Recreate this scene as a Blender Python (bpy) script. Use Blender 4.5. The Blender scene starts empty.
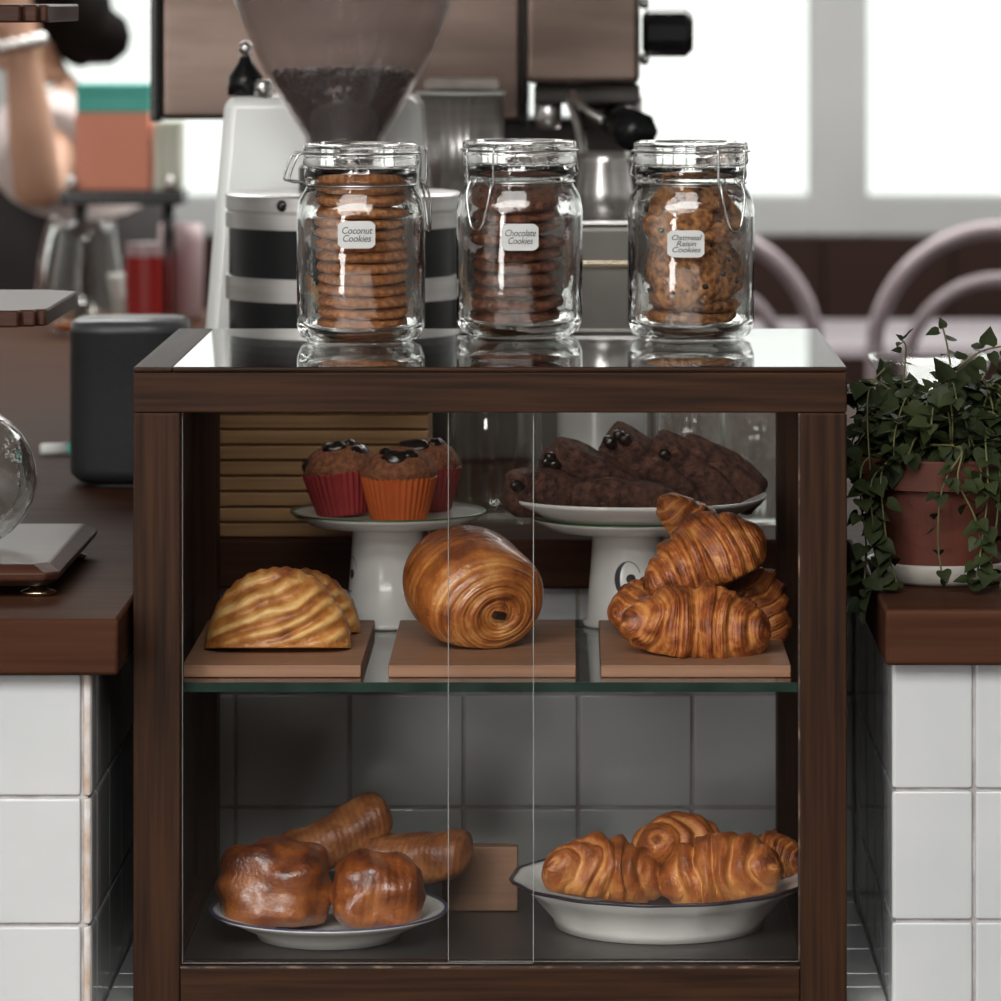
import bpy, bmesh, math, random
from mathutils import Vector, Matrix, Euler, noise
PI = math.pi
C = bpy.context.scene.collection
rnd = random.Random(7)
# ------------------------------------------------------------------ frame of reference
F, HX, HY, CAMZ = 4700.0, 565.0, -3.0, 1.42
D = F * 0.00084
def S(Y): return 0.00084 * (D + Y) / D
def W(px, py, Y): return Vector(((px - HX) * S(Y), Y, CAMZ - (py - HY) * S(Y)))
def WX(px, Y): return (px - HX) * S(Y)
def WZ(py, Y): return CAMZ - (py - HY) * S(Y)

# ------------------------------------------------------------------ materials
def nd(nt, t, **kw):
    n = nt.nodes.new(t)
    for k, v in kw.items():
        try: setattr(n, k, v)
        except Exception: n.inputs[k].default_value = v
    return n
def base_mat(name):
    m = bpy.data.materials.new(name); m.use_nodes = True
    nt = m.node_tree; b = nt.nodes['Principled BSDF']
    return m, nt, b
def c4(c): return (c[0], c[1], c[2], 1)
def mat(name, c1, c2=None, scale=8, rough=.5, metal=0, bump=0, bscale=60, stretch=(1, 1, 1), coat=0, detail=4, spec=.5, lo=.35, hi=.65, bdist=.0028, ior=1.5):
    m, nt, b = base_mat(name); L = nt.links
    b.inputs['Roughness'].default_value = rough; b.inputs['Metallic'].default_value = metal
    b.inputs['Coat Weight'].default_value = coat; b.inputs['Coat Roughness'].default_value = .12
    b.inputs['Specular IOR Level'].default_value = spec; b.inputs['IOR'].default_value = ior
    tc = nd(nt, 'ShaderNodeTexCoord'); mp = nd(nt, 'ShaderNodeMapping'); mp.inputs['Scale'].default_value = stretch
    L.new(tc.outputs['Object'], mp.inputs['Vector'])
    n = nd(nt, 'ShaderNodeTexNoise'); n.inputs['Scale'].default_value = scale; n.inputs['Detail'].default_value = detail
    L.new(mp.outputs[0], n.inputs['Vector'])
    r = nd(nt, 'ShaderNodeValToRGB'); e = r.color_ramp.elements
    e[0].position = lo; e[1].position = hi
    e[0].color = c4(c1); e[1].color = c4(c2 or [min(1, x * 1.12) for x in c1])
    L.new(n.outputs['Fac'], r.inputs[0]); L.new(r.outputs[0], b.inputs['Base Color'])
    if bump:
        n2 = nd(nt, 'ShaderNodeTexNoise'); n2.inputs['Scale'].default_value = bscale; n2.inputs['Detail'].default_value = 3
        L.new(mp.outputs[0], n2.inputs['Vector'])
        bp = nd(nt, 'ShaderNodeBump'); bp.inputs['Strength'].default_value = bump; bp.inputs['Distance'].default_value = bdist
        L.new(n2.outputs['Fac'], bp.inputs['Height']); L.new(bp.outputs[0], b.inputs['Normal'])
    return m
def wood(name, c1, c2, axis='x', rough=.4, coat=.3, scale=1.0, bump=.15, spec=.4, ior=1.5):
    st = {'x': (2.2, 70, 70), 'y': (70, 2.2, 70), 'z': (70, 70, 2.2)}[axis]
    return mat(name, c1, c2, 2.4 * scale, rough, bump=bump, bscale=2, stretch=st, coat=coat, detail=7, lo=.28, hi=.74, spec=spec, bdist=.0004, ior=ior)
def pane_mat(name, tint=(1, 1, 1), ior=1.5, rough=0.0, gl=(1, 1, 1), haze=0, hazecol=(.6, .6, .6)):
    """thin clear sheet: see-through, with an angle-dependent mirror reflection and an optional milky share"""
    m = bpy.data.materials.new(name); m.use_nodes = True; nt = m.node_tree; nt.nodes.clear(); L = nt.links
    o = nd(nt, 'ShaderNodeOutputMaterial'); mx = nd(nt, 'ShaderNodeMixShader')
    ge = nd(nt, 'ShaderNodeNewGeometry'); dt = nd(nt, 'ShaderNodeVectorMath', operation='DOT_PRODUCT')
    L.new(ge.outputs['Normal'], dt.inputs[0]); L.new(ge.outputs['Incoming'], dt.inputs[1])
    ab = nd(nt, 'ShaderNodeMath', operation='ABSOLUTE'); L.new(dt.outputs['Value'], ab.inputs[0])
    su = nd(nt, 'ShaderNodeMath', operation='SUBTRACT'); su.inputs[0].default_value = 1; L.new(ab.outputs[0], su.inputs[1]); su.use_clamp = True
    pw_ = nd(nt, 'ShaderNodeMath', operation='POWER'); pw_.inputs[1].default_value = 5; L.new(su.outputs[0], pw_.inputs[0])
    f0 = ((ior - 1) / (ior + 1)) ** 2
    f = nd(nt, 'ShaderNodeMath', operation='MULTIPLY_ADD'); f.inputs[1].default_value = 1 - f0; f.inputs[2].default_value = f0; L.new(pw_.outputs[0], f.inputs[0])
    n = nd(nt, 'ShaderNodeTexNoise'); n.inputs['Scale'].default_value = 3
    r = nd(nt, 'ShaderNodeMapRange'); r.inputs['To Min'].default_value = .985; r.inputs['To Max'].default_value = 1
    mc = nd(nt, 'ShaderNodeMix'); mc.data_type = 'RGBA'; mc.blend_type = 'MULTIPLY'; mc.inputs[0].default_value = 1
    L.new(n.outputs['Fac'], r.inputs[0]); mc.inputs[6].default_value = c4(tint); L.new(r.outputs[0], mc.inputs[7])
    t = nd(nt, 'ShaderNodeBsdfTransparent'); L.new(mc.outputs[2], t.inputs[0]); base = t
    if haze:
        df = nd(nt, 'ShaderNodeBsdfDiffuse'); df.inputs[0].default_value = c4(hazecol)
        mh = nd(nt, 'ShaderNodeMixShader'); mh.inputs[0].default_value = haze; L.new(t.outputs[0], mh.inputs[1]); L.new(df.outputs[0], mh.inputs[2]); base = mh
    g = nd(nt, 'ShaderNodeBsdfGlossy'); g.inputs['Roughness'].default_value = rough; g.inputs[0].default_value = c4(gl)
    L.new(f.outputs[0], mx.inputs[0]); L.new(base.outputs[0], mx.inputs[1]); L.new(g.outputs[0], mx.inputs[2]); L.new(mx.outputs[0], o.inputs[0])
    return m
def glass_mat(name, col=(1, 1, 1), rough=0.0, ior=1.48):
    m, nt, b = base_mat(name)
    b.inputs['Transmission Weight'].default_value = 1; b.inputs['Roughness'].default_value = rough; b.inputs['IOR'].default_value = ior
    n = nd(nt, 'ShaderNodeTexNoise'); n.inputs['Scale'].default_value = 14
    r = nd(nt, 'ShaderNodeValToRGB'); r.color_ramp.elements[0].color = c4([x * .985 for x in col]); r.color_ramp.elements[1].color = c4(col)
    nt.links.new(n.outputs['Fac'], r.inputs[0]); nt.links.new(r.outputs[0], b.inputs['Base Color'])
    bp = nd(nt, 'ShaderNodeBump'); bp.inputs['Strength'].default_value = .05; bp.inputs['Distance'].default_value = .004
    nt.links.new(n.outputs['Fac'], bp.inputs['Height']); nt.links.new(bp.outputs[0], b.inputs['Normal'])
    return m
def pastry_mat(name, pale, mid, dark, rough=.38, coat=.35, lam=0.5, nscale=45, contrast=.5):
    m, nt, b = base_mat(name); L = nt.links
    b.inputs['Roughness'].default_value = rough; b.inputs['Coat Weight'].default_value = coat; b.inputs['Coat Roughness'].default_value = .18
    b.inputs['Subsurface Weight'].default_value = .0
    at = nd(nt, 'ShaderNodeAttribute', attribute_name='bake'); al = nd(nt, 'ShaderNodeAttribute', attribute_name='lam')
    tc = nd(nt, 'ShaderNodeTexCoord')
    n = nd(nt, 'ShaderNodeTexNoise'); n.inputs['Scale'].default_value = nscale; n.inputs['Detail'].default_value = 5
    L.new(tc.outputs['Object'], n.inputs['Vector'])
    mr = nd(nt, 'ShaderNodeMapRange'); mr.inputs['From Min'].default_value = .3; mr.inputs['From Max'].default_value = .7
    mr.inputs['To Min'].default_value = -contrast / 2; mr.inputs['To Max'].default_value = contrast / 2; L.new(n.outputs['Fac'], mr.inputs[0])
    sn = nd(nt, 'ShaderNodeMath', operation='SINE'); L.new(al.outputs['Fac'], sn.inputs[0])
    ml = nd(nt, 'ShaderNodeMath', operation='MULTIPLY'); ml.inputs[1].default_value = .13 * lam; L.new(sn.outputs[0], ml.inputs[0])
    a1 = nd(nt, 'ShaderNodeMath', operation='ADD'); L.new(at.outputs['Fac'], a1.inputs[0]); L.new(mr.outputs[0], a1.inputs[1])
    a2 = nd(nt, 'ShaderNodeMath', operation='ADD'); L.new(a1.outputs[0], a2.inputs[0]); L.new(ml.outputs[0], a2.inputs[1])
    r = nd(nt, 'ShaderNodeValToRGB'); e = r.color_ramp.elements; e[0].color = c4(pale); e[1].color = c4(dark)
    k = e.new(.5); k.color = c4(mid); L.new(a2.outputs[0], r.inputs[0]); L.new(r.outputs[0], b.inputs['Base Color'])
    n2 = nd(nt, 'ShaderNodeTexNoise'); n2.inputs['Scale'].default_value = 330; n2.inputs['Detail'].default_value = 4; L.new(tc.outputs['Object'], n2.inputs['Vector'])
    a3 = nd(nt, 'ShaderNodeMath', operation='MULTIPLY_ADD'); a3.inputs[1].default_value = .4 * lam; L.new(sn.outputs[0], a3.inputs[0]); L.new(n2.outputs['Fac'], a3.inputs[2])
    bp = nd(nt, 'ShaderNodeBump'); bp.inputs['Strength'].default_value = .6; bp.inputs['Distance'].default_value = .002
    L.new(a3.outputs[0], bp.inputs['Height']); L.new(bp.outputs[0], b.inputs['Normal'])
    return m

M = {}
DK1, DK2 = (.009, .0036, .0017), (.050, .0195, .0075)
for ax in 'xyz': M['wood_' + ax] = wood('dark_stained_wood_' + ax, DK1, DK2, ax, .55, .0, spec=.14)
M['counter'] = wood('dark_worktop_wood', (.040, .0155, .0085), (.078, .033, .0185), 'x', .6, .0, .6, spec=.03)
M['tower'] = wood('polished_walnut', (.034, .0135, .0085), (.075, .032, .021), 'x', .36, .0, spec=.5, ior=1.25)
M['board'] = wood('beech_board', (.21, .10, .056), (.33, .175, .10), 'x', .55, .0, 1.0, .1)
M['crate'] = wood('crate_wood', (.26, .135, .052), (.45, .25, .11), 'x', .6, 0, .8, .1)
M['block'] = wood('pale_block_wood', (.17, .09, .05), (.25, .14, .085), 'x', .6, 0)
M['bench'] = wood('wainscot_wood', (.018, .007, .005), (.03, .013, .009), 'z', .7, .0, spec=.2)
M['bentwood'] = wood('bentwood', (.26, .20, .215), (.36, .29, .31), 'x', .25, .6)
M['paletop'] = wood('pale_lacquered_top', (.42, .36, .39), (.52, .46, .49), 'x', .3, .5)
M['floorwood'] = wood('floor_wood', (.014, .008, .005), (.03, .017, .011), 'y', .5, .0, .4, spec=.3)
M['tile'] = mat('white_glazed_tile', (.50, .51, .515), (.56, .565, .57), 5, .16, bump=.06, bscale=18, coat=.2)
M['grout'] = mat('grey_grout', (.30, .26, .25), (.46, .44, .43), 40, .9, bump=.4, bscale=300)
M['chip'] = mat('chipped_tile_edge', (.40, .26, .17), (.60, .58, .57), 30, .5, bump=.4, bscale=120)
M['ceramic'] = mat('white_ceramic', (.80, .79, .76), (.86, .85, .82), 3, .22, coat=.3)
M['green'] = mat('green_rim_line', (.03, .13, .04), (.05, .18, .06), 20, .3)
M['blue'] = mat('blue_rim_line', (.03, .035, .09), (.09, .095, .16), 20, .3)
M['darkrim'] = mat('dark_rim_line', (.02, .015, .02), (.05, .04, .05), 20, .3)
M['ink'] = mat('navy_black_print', (.008, .009, .016), (.014, .015, .024), 20, .4)
M['pane'] = pane_mat('cabinet_pane_glass', (.992, .992, .99), 1.38)
M['topglass'] = pane_mat('cabinet_top_glass', (.86, .87, .86), 2.0)
M['shelfglass'] = pane_mat('shelf_glass', (.90, .93, .91), 1.5)
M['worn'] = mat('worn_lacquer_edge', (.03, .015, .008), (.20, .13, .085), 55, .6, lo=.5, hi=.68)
M['edge'] = mat('polished_glass_edge', (.22, .23, .22), (.34, .35, .34), 30, .35)
M['greenedge'] = mat('green_glass_edge', (.012, .028, .022), (.022, .045, .036), 30, .12)
M['glass'] = glass_mat('jar_glass', (.99, 1, .99))
M['thinglass'] = pane_mat('thin_glass', (.97, .98, .97), 1.6)
M['hopper'] = pane_mat('hopper_plastic', (.90, .88, .88), 1.6, .08, haze=.06, hazecol=(.45, .42, .42))
M['wire'] = mat('steel_wire', (.42, .42, .42), (.6, .6, .6), 30, .25, 1)
M['steel'] = mat('brushed_steel', (.64, .62, .61), (.76, .74, .73), 6, .3, 1, stretch=(1, 1, 20))
M['msteel'] = mat('warm_machine_steel', (.125, .092, .078), (.20, .148, .125), 4, .36, 1, stretch=(1, 1, 6))
M['tray'] = mat('grey_tray_steel', (.17, .16, .145), (.23, .215, .195), 6, .4, 1)
M['dsteel'] = mat('dark_machine_steel', (.05, .045, .042), (.09, .08, .075), 6, .4, .6)
M['white_paint'] = mat('white_enamel', (.82, .84, .82), (.86, .88, .86), 3, .25, coat=.4)
M['black'] = mat('black_plastic', (.006, .006, .0065), (.010, .010, .011), 12, .25, spec=.3)
M['speaker'] = mat('black_speaker_cloth', (.009, .009, .010), (.014, .014, .016), 200, .6, bump=.5, bscale=900)
M['speakertop'] = mat('grey_speaker_top', (.06, .06, .066), (.08, .08, .088), 10, .35)
M['beans'] = mat('roasted_beans', (.012, .006, .004), (.05, .022, .012), 60, .35, coat=.3)
M['paper'] = mat('label_paper', (.55, .55, .54), (.64, .64, .63), 30, .8)
M['pen'] = mat('pen_ink', (.02, .02, .025), (.05, .05, .055), 40, .7)
M['brass'] = mat('brushed_brass', (.60, .50, .34), (.75, .65, .48), 10, .2, 1)
M['terracotta'] = mat('terracotta', (.075, .018, .009), (.115, .027, .014), 12, .75, bump=.2, bscale=120)
M['soil'] = mat('potting_soil', (.012, .008, .005), (.03, .02, .012), 60, .95, bump=.8, bscale=200)
M['leaf'] = mat('ivy_leaf', (.009, .0135, .0045), (.038, .050, .016), 14, .6, spec=.25, bump=.2, bscale=90, lo=.3, hi=.75)
M['stem'] = mat('pale_green_stem', (.06, .06, .018), (.13, .12, .045), 30, .6)
M['saucer'] = mat('stone_saucer', (.30, .27, .24), (.42, .39, .35), 14, .45)
M['salmon'] = mat('salmon_card', (.90, .35, .23), (.94, .38, .26), 6, .7)
M['teal'] = mat('teal_card', (.07, .52, .43), (.12, .62, .52), 6, .6)
M['cards'] = mat('cream_card', (.72, .75, .62), (.82, .84, .72), 8, .7)
M['red'] = mat('red_plastic', (.36, .012, .010), (.45, .02, .016), 6, .4)
M['pinkcup'] = mat('pale_pink_glaze', (.52, .36, .38), (.6, .45, .46), 6, .3)
M['amber'] = mat('amber_tea', (.35, .08, .01), (.5, .13, .02), 6, .1, coat=.5)
M['skin'] = mat('skin', (.54, .30, .20), (.62, .37, .26), 5, .5)
M['hair'] = mat('black_hair', (.004, .003, .002), (.009, .006, .005), 30, .8, spec=.1, stretch=(1, 1, 8))
M['shirt'] = mat('pale_blouse', (.50, .42, .40), (.58, .50, .48), 12, .8)
M['apron'] = mat('dark_apron', (.012, .009, .009), (.02, .015, .014), 12, .8)
M['silver'] = mat('silver_bracelet', (.75, .74, .72), (.85, .84, .82), 60, .2, 1)
M['gold'] = mat('gold_hoop', (.6, .42, .18), (.75, .55, .25), 30, .25, 1)
M['joinery'] = mat('white_window_joinery', (.36, .36, .355), (.41, .41, .405), 2, .6)
M['wallpaint'] = mat('white_wall_paint', (.60, .60, .585), (.65, .65, .635), 2, .7)
M['ceil'] = mat('ceiling_paint', (.62, .60, .57), (.66, .64, .6), 2, .9)
M['cloth'] = mat('folded_cloth', (.5, .45, .4), (.6, .55, .5), 30, .9)
M['liner_red'] = mat('red_paper_liner', (.27, .018, .020), (.33, .03, .028), 30, .6)
M['liner_orange'] = mat('orange_paper_liner', (.48, .085, .012), (.56, .11, .02), 30, .6)
M['liner_dark'] = mat('dark_red_paper_liner', (.20, .022, .02), (.26, .03, .026), 30, .6)
M['muffin'] = mat('muffin_crumb', (.15, .045, .018), (.30, .11, .045), 170, .75, bump=1, bscale=420)
M['choc'] = mat('dark_chocolate', (.006, .0035, .003), (.014, .008, .006), 40, .3, coat=.3)
M['biscotti'] = mat('chocolate_loaf', (.04, .014, .009), (.13, .055, .036), 140, .85, bump=1, bscale=380)
M['coconut'] = mat('coconut_cookie', (.30, .10, .03), (.60, .25, .09), 190, .8, bump=1, bscale=480)
M['chocookie'] = mat('chocolate_cookie', (.09, .025, .010), (.25, .078, .031), 130, .7, bump=1, bscale=380)
M['oatmeal'] = mat('oatmeal_cookie', (.12, .036, .009), (.52, .22, .07), 130, .7, bump=1, bscale=260)
M['croissant'] = pastry_mat('croissant_crust', (.58, .235, .06), (.33, .085, .017), (.09, .020, .0055), rough=.5, coat=.12, lam=.4, nscale=85, contrast=.85)
M['pain'] = pastry_mat('pain_crust', (.64, .32, .10), (.40, .125, .026), (.15, .036, .009), rough=.3, coat=.7, lam=.55, nscale=60, contrast=.6)
M['bun'] = pastry_mat('bun_crust', (.34, .11, .024), (.20, .05, .010), (.065, .014, .005), rough=.32, coat=.55, lam=.35, contrast=.8)
M['ridged'] = pastry_mat('ridged_crust', (.60, .27, .08), (.34, .095, .02), (.10, .024, .006), rough=.48, coat=.15, lam=.1, nscale=60, contrast=.5)
M['roll'] = pastry_mat('roll_crust', (.34, .14, .045), (.19, .06, .017), (.07, .02, .007), rough=.5, coat=.1, lam=.4, contrast=.7)
M['turnover'] = pastry_mat('turnover_crust', (.72, .43, .15), (.46, .18, .038), (.20, .05, .012), rough=.42, coat=.25, lam=.5, nscale=80, contrast=.5)

# ------------------------------------------------------------------ geometry
class MB:
    def __init__(s): s.v = []; s.f = []; s.m = []; s.a = {}
    def add(s, vf, mi=0, at=None, mtx=None):
        v, f = vf[0], vf[1]; b = len(s.v)
        for p in v:
            p = Vector(p)
            if mtx is not None: p = mtx @ p
            elif at is not None: p = p + Vector(at)
            s.v.append(p)
        for q in f: s.f.append([b + i for i in q]); s.m.append(mi)
        if len(vf) > 2:
            for k, vals in vf[2].items():
                a = s.a.setdefault(k, []); a.extend([0] * (b - len(a))); a.extend(vals)
        return s
    def build(s, name, mats, parent=None, loc=None, rot=None, smooth=True, auto=None, sub=0, bev=0):
        me = bpy.data.meshes.new(name)
        me.from_pydata([tuple(p) for p in s.v], [], s.f)
        if not isinstance(mats, (list, tuple)): mats = [mats]
        for m in mats: me.materials.append(m)
        me.polygons.foreach_set('material_index', s.m)
        bm = bmesh.new(); bm.from_mesh(me); bmesh.ops.recalc_face_normals(bm, faces=bm.faces); bm.to_mesh(me); bm.free()
        if smooth:
            me.polygons.foreach_set('use_smooth', [True] * len(me.polygons))
            if auto: 
                try: me.set_sharp_from_angle(angle=math.radians(auto))
                except Exception: pass
        for k, vals in s.a.items():
            vals = vals + [0] * (len(s.v) - len(vals))
            a = me.attributes.new(k, 'FLOAT', 'POINT'); a.data.foreach_set('value', vals)
        o = bpy.data.objects.new(name, me); C.objects.link(o)
        if parent is not None: o.parent = parent
        if loc is not None: o.location = loc
        if rot is not None: o.rotation_euler = rot
        if auto and not bev:
            b = o.modifiers.new('w', 'WEIGHTED_NORMAL'); b.keep_sharp = True; b.weight = 100
        if bev:
            b = o.modifiers.new('b', 'BEVEL'); b.width = bev; b.segments = 2; b.limit_method = 'ANGLE'
        if sub:
            b = o.modifiers.new('s', 'SUBSURF'); b.levels = sub; b.render_levels = sub
        return o
def B(vf, name, m, parent=None, **k): return MB().add(vf).build(name, m, parent, **k)
def box(x0, x1, y0, y1, z0, z1):
    v = [(x, y, z) for z in (z0, z1) for y in (y0, y1) for x in (x0, x1)]
    return v, [(0, 2, 3, 1), (4, 5, 7, 6), (0, 1, 5, 4), (2, 6, 7, 3), (0, 4, 6, 2), (1, 3, 7, 5)]
def rbox(x0, x1, y0, y1, z0, z1, r=.002, seg=2):
    bm = bmesh.new(); v, f = box(x0, x1, y0, y1, z0, z1)
    vs = [bm.verts.new(p) for p in v]
    for q in f: bm.faces.new([vs[i] for i in q])
    bmesh.ops.bevel(bm, geom=list(bm.edges), offset=r, segments=seg, affect='EDGES', profile=.5)
    bm.verts.index_update()
    out = [tuple(p.co) for p in bm.verts], [[p.index for p in q.verts] for q in bm.faces]; bm.free(); return out
def lathe(prof, n=48, sq=2.0, sx=1, sy=1, wob=None, close=True):
    v, f = [], []; k = len(prof)
    for j in range(n):
        a = 2 * PI * j / n; ca, sa = math.cos(a), math.sin(a)
        q = 1 if sq == 2 else 1 / (abs(ca) ** sq + abs(sa) ** sq) ** (1 / sq)
        for i, (r, z) in enumerate(prof):
            rr = r * q
            if wob: rr *= 1 + wob(a, i / (k - 1))
            v.append((rr * ca * sx, rr * sa * sy, z))
    for j in range(n):
        for i in range(k - 1):
            a, b = j * k + i, ((j + 1) % n) * k + i
            f.append((a, b, b + 1, a + 1))
    if close and prof[0][0] > 1e-6: f.append([j * k for j in range(n)])
    if close and prof[-1][0] > 1e-6: f.append([j * k + k - 1 for j in range(n)])
    return v, f
def tube(path, r, n=10, closed=False, taper=None):
    pts = [Vector(p) for p in path]; v, f = [], []; m = len(pts)
    up = None
    for i, p in enumerate(pts):
        if closed: t = pts[(i + 1) % m] - pts[i - 1]
        else: t = pts[min(i + 1, m - 1)] - pts[max(i - 1, 0)]
        t.normalize()
        if up is None:
            up = Vector((0, 0, 1)) if abs(t.z) < .9 else Vector((1, 0, 0))
        s = t.cross(up); s.normalize(); up = s.cross(t); up.normalize()
        rr = r if taper is None else r * taper(i / (m - 1))
        for j in range(n):
            a = 2 * PI * j / n; v.append(p + (s * math.cos(a) + up * math.sin(a)) * rr)
    for i in range(m if closed else m - 1):
        for j in range(n):
            a, b = i * n, ((i + 1) % m) * n
            f.append((a + j, a + (j + 1) % n, b + (j + 1) % n, b + j))
    if not closed: f.append(list(range(n))[::-1]); f.append([(m - 1) * n + j for j in range(n)])
    return v, f
def smooth_path(pts, sub=6):
    pts = [Vector(p) for p in pts]; out = []
    for i in range(len(pts) - 1):
        p0, p1, p2, p3 = pts[max(i - 1, 0)], pts[i], pts[i + 1], pts[min(i + 2, len(pts) - 1)]
        for k in range(sub):
            t = k / sub
            out.append(.5 * ((2 * p1) + (p2 - p0) * t + (2 * p0 - 5 * p1 + 4 * p2 - p3) * t * t + (3 * p1 - p0 - 3 * p2 + p3) * t ** 3))
    out.append(pts[-1]); return out
def prism(outline, z0, z1):
    n = len(outline)
    v = [(x, y, z0) for x, y in outline] + [(x, y, z1) for x, y in outline]
    return v, [list(range(n))[::-1], list(range(n, 2 * n))] + [(i, (i + 1) % n, n + (i + 1) % n, n + i) for i in range(n)]
def blob(sx, sy, sz, n=16, amp=.1, fr=2.0, seed=0, flat=None, sq=2.0):
    v, f = [], []; k = n
    for j in range(2 * n):
        a = PI * j / n
        for i in range(k + 1):
            t = PI * i / k; d = Vector((math.sin(t) * math.cos(a), math.sin(t) * math.sin(a), -math.cos(t)))
            if sq != 2: d = d / (abs(d.x) ** sq + abs(d.y) ** sq + abs(d.z) ** sq) ** (1 / sq)
            q = 1 + amp * noise.noise(d * fr + Vector((seed * 7.1, 3.3, seed)))
            p = Vector((d.x * sx * q, d.y * sy * q, d.z * sz * q))
            if flat is not None and p.z < -flat: p.z = -flat + (p.z + flat) * .12
            v.append(p)
    for j in range(2 * n):
        for i in range(k):
            a, b = j * (k + 1) + i, ((j + 1) % (2 * n)) * (k + 1) + i
            f.append((a, b, b + 1, a + 1))
    return v, f
def thing(name, label, cat, loc=(0, 0, 0), rot=(0, 0, 0), group=None):
    o = bpy.data.objects.new(name, None); C.objects.link(o); o.location = loc; o.rotation_euler = rot
    o.empty_display_size = .05; return tag(o, label, cat, group)
def tag(o, label, cat, group=None, kind=None):
    o['label'] = label; o['category'] = cat
    if group: o['group'] = group
    if kind: o['kind'] = kind
    return o
def struct(o): o['kind'] = 'structure'; return o
def copy_tree(o, parent=None):
    c = o.copy(); C.objects.link(c)
    if parent is not None: c.parent = parent
    for ch in list(o.children): copy_tree(ch, c)
    return c
def text_vf(s, size, shear=.25):
    cu = bpy.data.curves.new('t', 'FONT'); cu.body = s; cu.size = size; cu.shear = shear; cu.align_x = 'CENTER'; cu.align_y = 'CENTER'; cu.resolution_u = 3
    cu.space_line = .8; cu.space_character = .95
    o = bpy.data.objects.new('t', cu); C.objects.link(o)
    dg = bpy.context.evaluated_depsgraph_get(); me = bpy.data.meshes.new_from_object(o.evaluated_get(dg))
    v = [tuple(p.co) for p in me.vertices]; f = [list(p.vertices) for p in me.polygons]
    bpy.data.objects.remove(o); bpy.data.curves.remove(cu); bpy.data.meshes.remove(me)
    return v, f
ORD = ['', 'first', 'second', 'third', 'fourth', 'fifth', 'sixth', 'seventh', 'eighth', 'ninth', 'tenth', 'eleventh', 'twelfth', 'thirteenth', 'fourteenth', 'fifteenth']

# ------------------------------------------------------------------ the setting
CT, CB = .908, .861                                    # worktop top and underside
LX, RX = -.3912, .2745                                 # faces of the recess
LEDGE = .57
def tiles(mb, o, u, v, n, us, vs, gap=.0022, th=.004, mi=0):
    o, u, v, n = map(Vector, (o, u, v, n))
    mt = Matrix((u, v, n)).transposed().to_4x4(); mt.translation = o
    for a0, a1 in zip(us[:-1], us[1:]):
        for b0, b1 in zip(vs[:-1], vs[1:]):
            if a1 - a0 < .012: m = 2
            else: m = mi
            mb.add(rbox(a0 + gap / 2, a1 - gap / 2, b0 + gap / 2, b1 - gap / 2, -.003, th, min(.003, (a1 - a0) * .25)), m, mtx=mt)
TM = [M['tile'], M['grout'], M['chip']]
# left bar front
mb = MB(); YL, YR, YB = -.06, .0, .51
rows_l = [0, .122, .228, .334, .440, .546, .652, .758, .8605]
mb.add(box(-2.2, LX - .004, YL + .004, .62, 0, CB), 1)
cols = [-1.3695 + .108 * i for i in range(9)]; cols = [c - (cols[-1] + .3995) - .0 for c in cols] + [-.3995 + .0002, LX]
cols = sorted(set(round(c, 5) for c in cols)); cols = [c for i, c in enumerate(cols) if i == 0 or c - cols[i - 1] > .002]
tiles(mb, (0, YL + .004, 0), (1, 0, 0), (0, 0, 1), (0, -1, 0), cols, rows_l)
tiles(mb, (LX - .004, 0, 0), (0, 1, 0), (0, 0, 1), (1, 0, 0), [YL, -.018, .09, .198, .306, .414, YB], rows_l)
struct(mb.build('wall_left', TM, auto=40))
# right bar front
mb = MB(); rows_r = [0, .108, .2145, .3225, .430, .5365, .6438, .754, .8605]
mb.add(box(RX + .004, 2.2, YR + .004, .62, 0, CB), 1)
tiles(mb, (0, YR + .004, 0), (1, 0, 0), (0, 0, 1), (0, -1, 0), [RX, .3436] + [.3436 + .108 * i for i in range(1, 9)], rows_r)
tiles(mb, (RX + .004, 0, 0), (0, 1, 0), (0, 0, 1), (-1, 0, 0), [YR, .106, .214, .322, .43, YB], rows_r)
struct(mb.build('wall_right', TM, auto=40))
# back of the recess
mb = MB(); mb.add(box(LX, RX, YB + .004, .62, 0, CB), 1)
xs = [-.3912] + [-.313 + .1085 * i for i in range(6)]; xs = [x for x in xs if x < RX - .02] + [RX]
tiles(mb, (0, YB + .004, 0), (1, 0, 0), (0, 0, 1), (0, -1, 0), xs, [LEDGE, .651, .759, .8605])
struct(mb.build('wall_back', TM, auto=40))
# tiled ledge the cabinet stands on
mb = MB(); mb.add(box(LX, RX, -.012, YB, 0, LEDGE - .006), 1)
tiles(mb, (0, 0, LEDGE - .004), (1, 0, 0), (0, 1, 0), (0, 0, 1), [LX, -.29, -.182, -.074, .034, .142, RX], [-.016, .09, .146, .252, .36, .468, YB])
tiles(mb, (0, -.012, 0), (1, 0, 0), (0, 0, 1), (0, -1, 0), [LX, -.29, -.182, -.074, .034, .142, RX], [0, .13, .238, .346, .454, LEDGE - .002])
struct(mb.build('trim_1', TM, auto=40))
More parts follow.
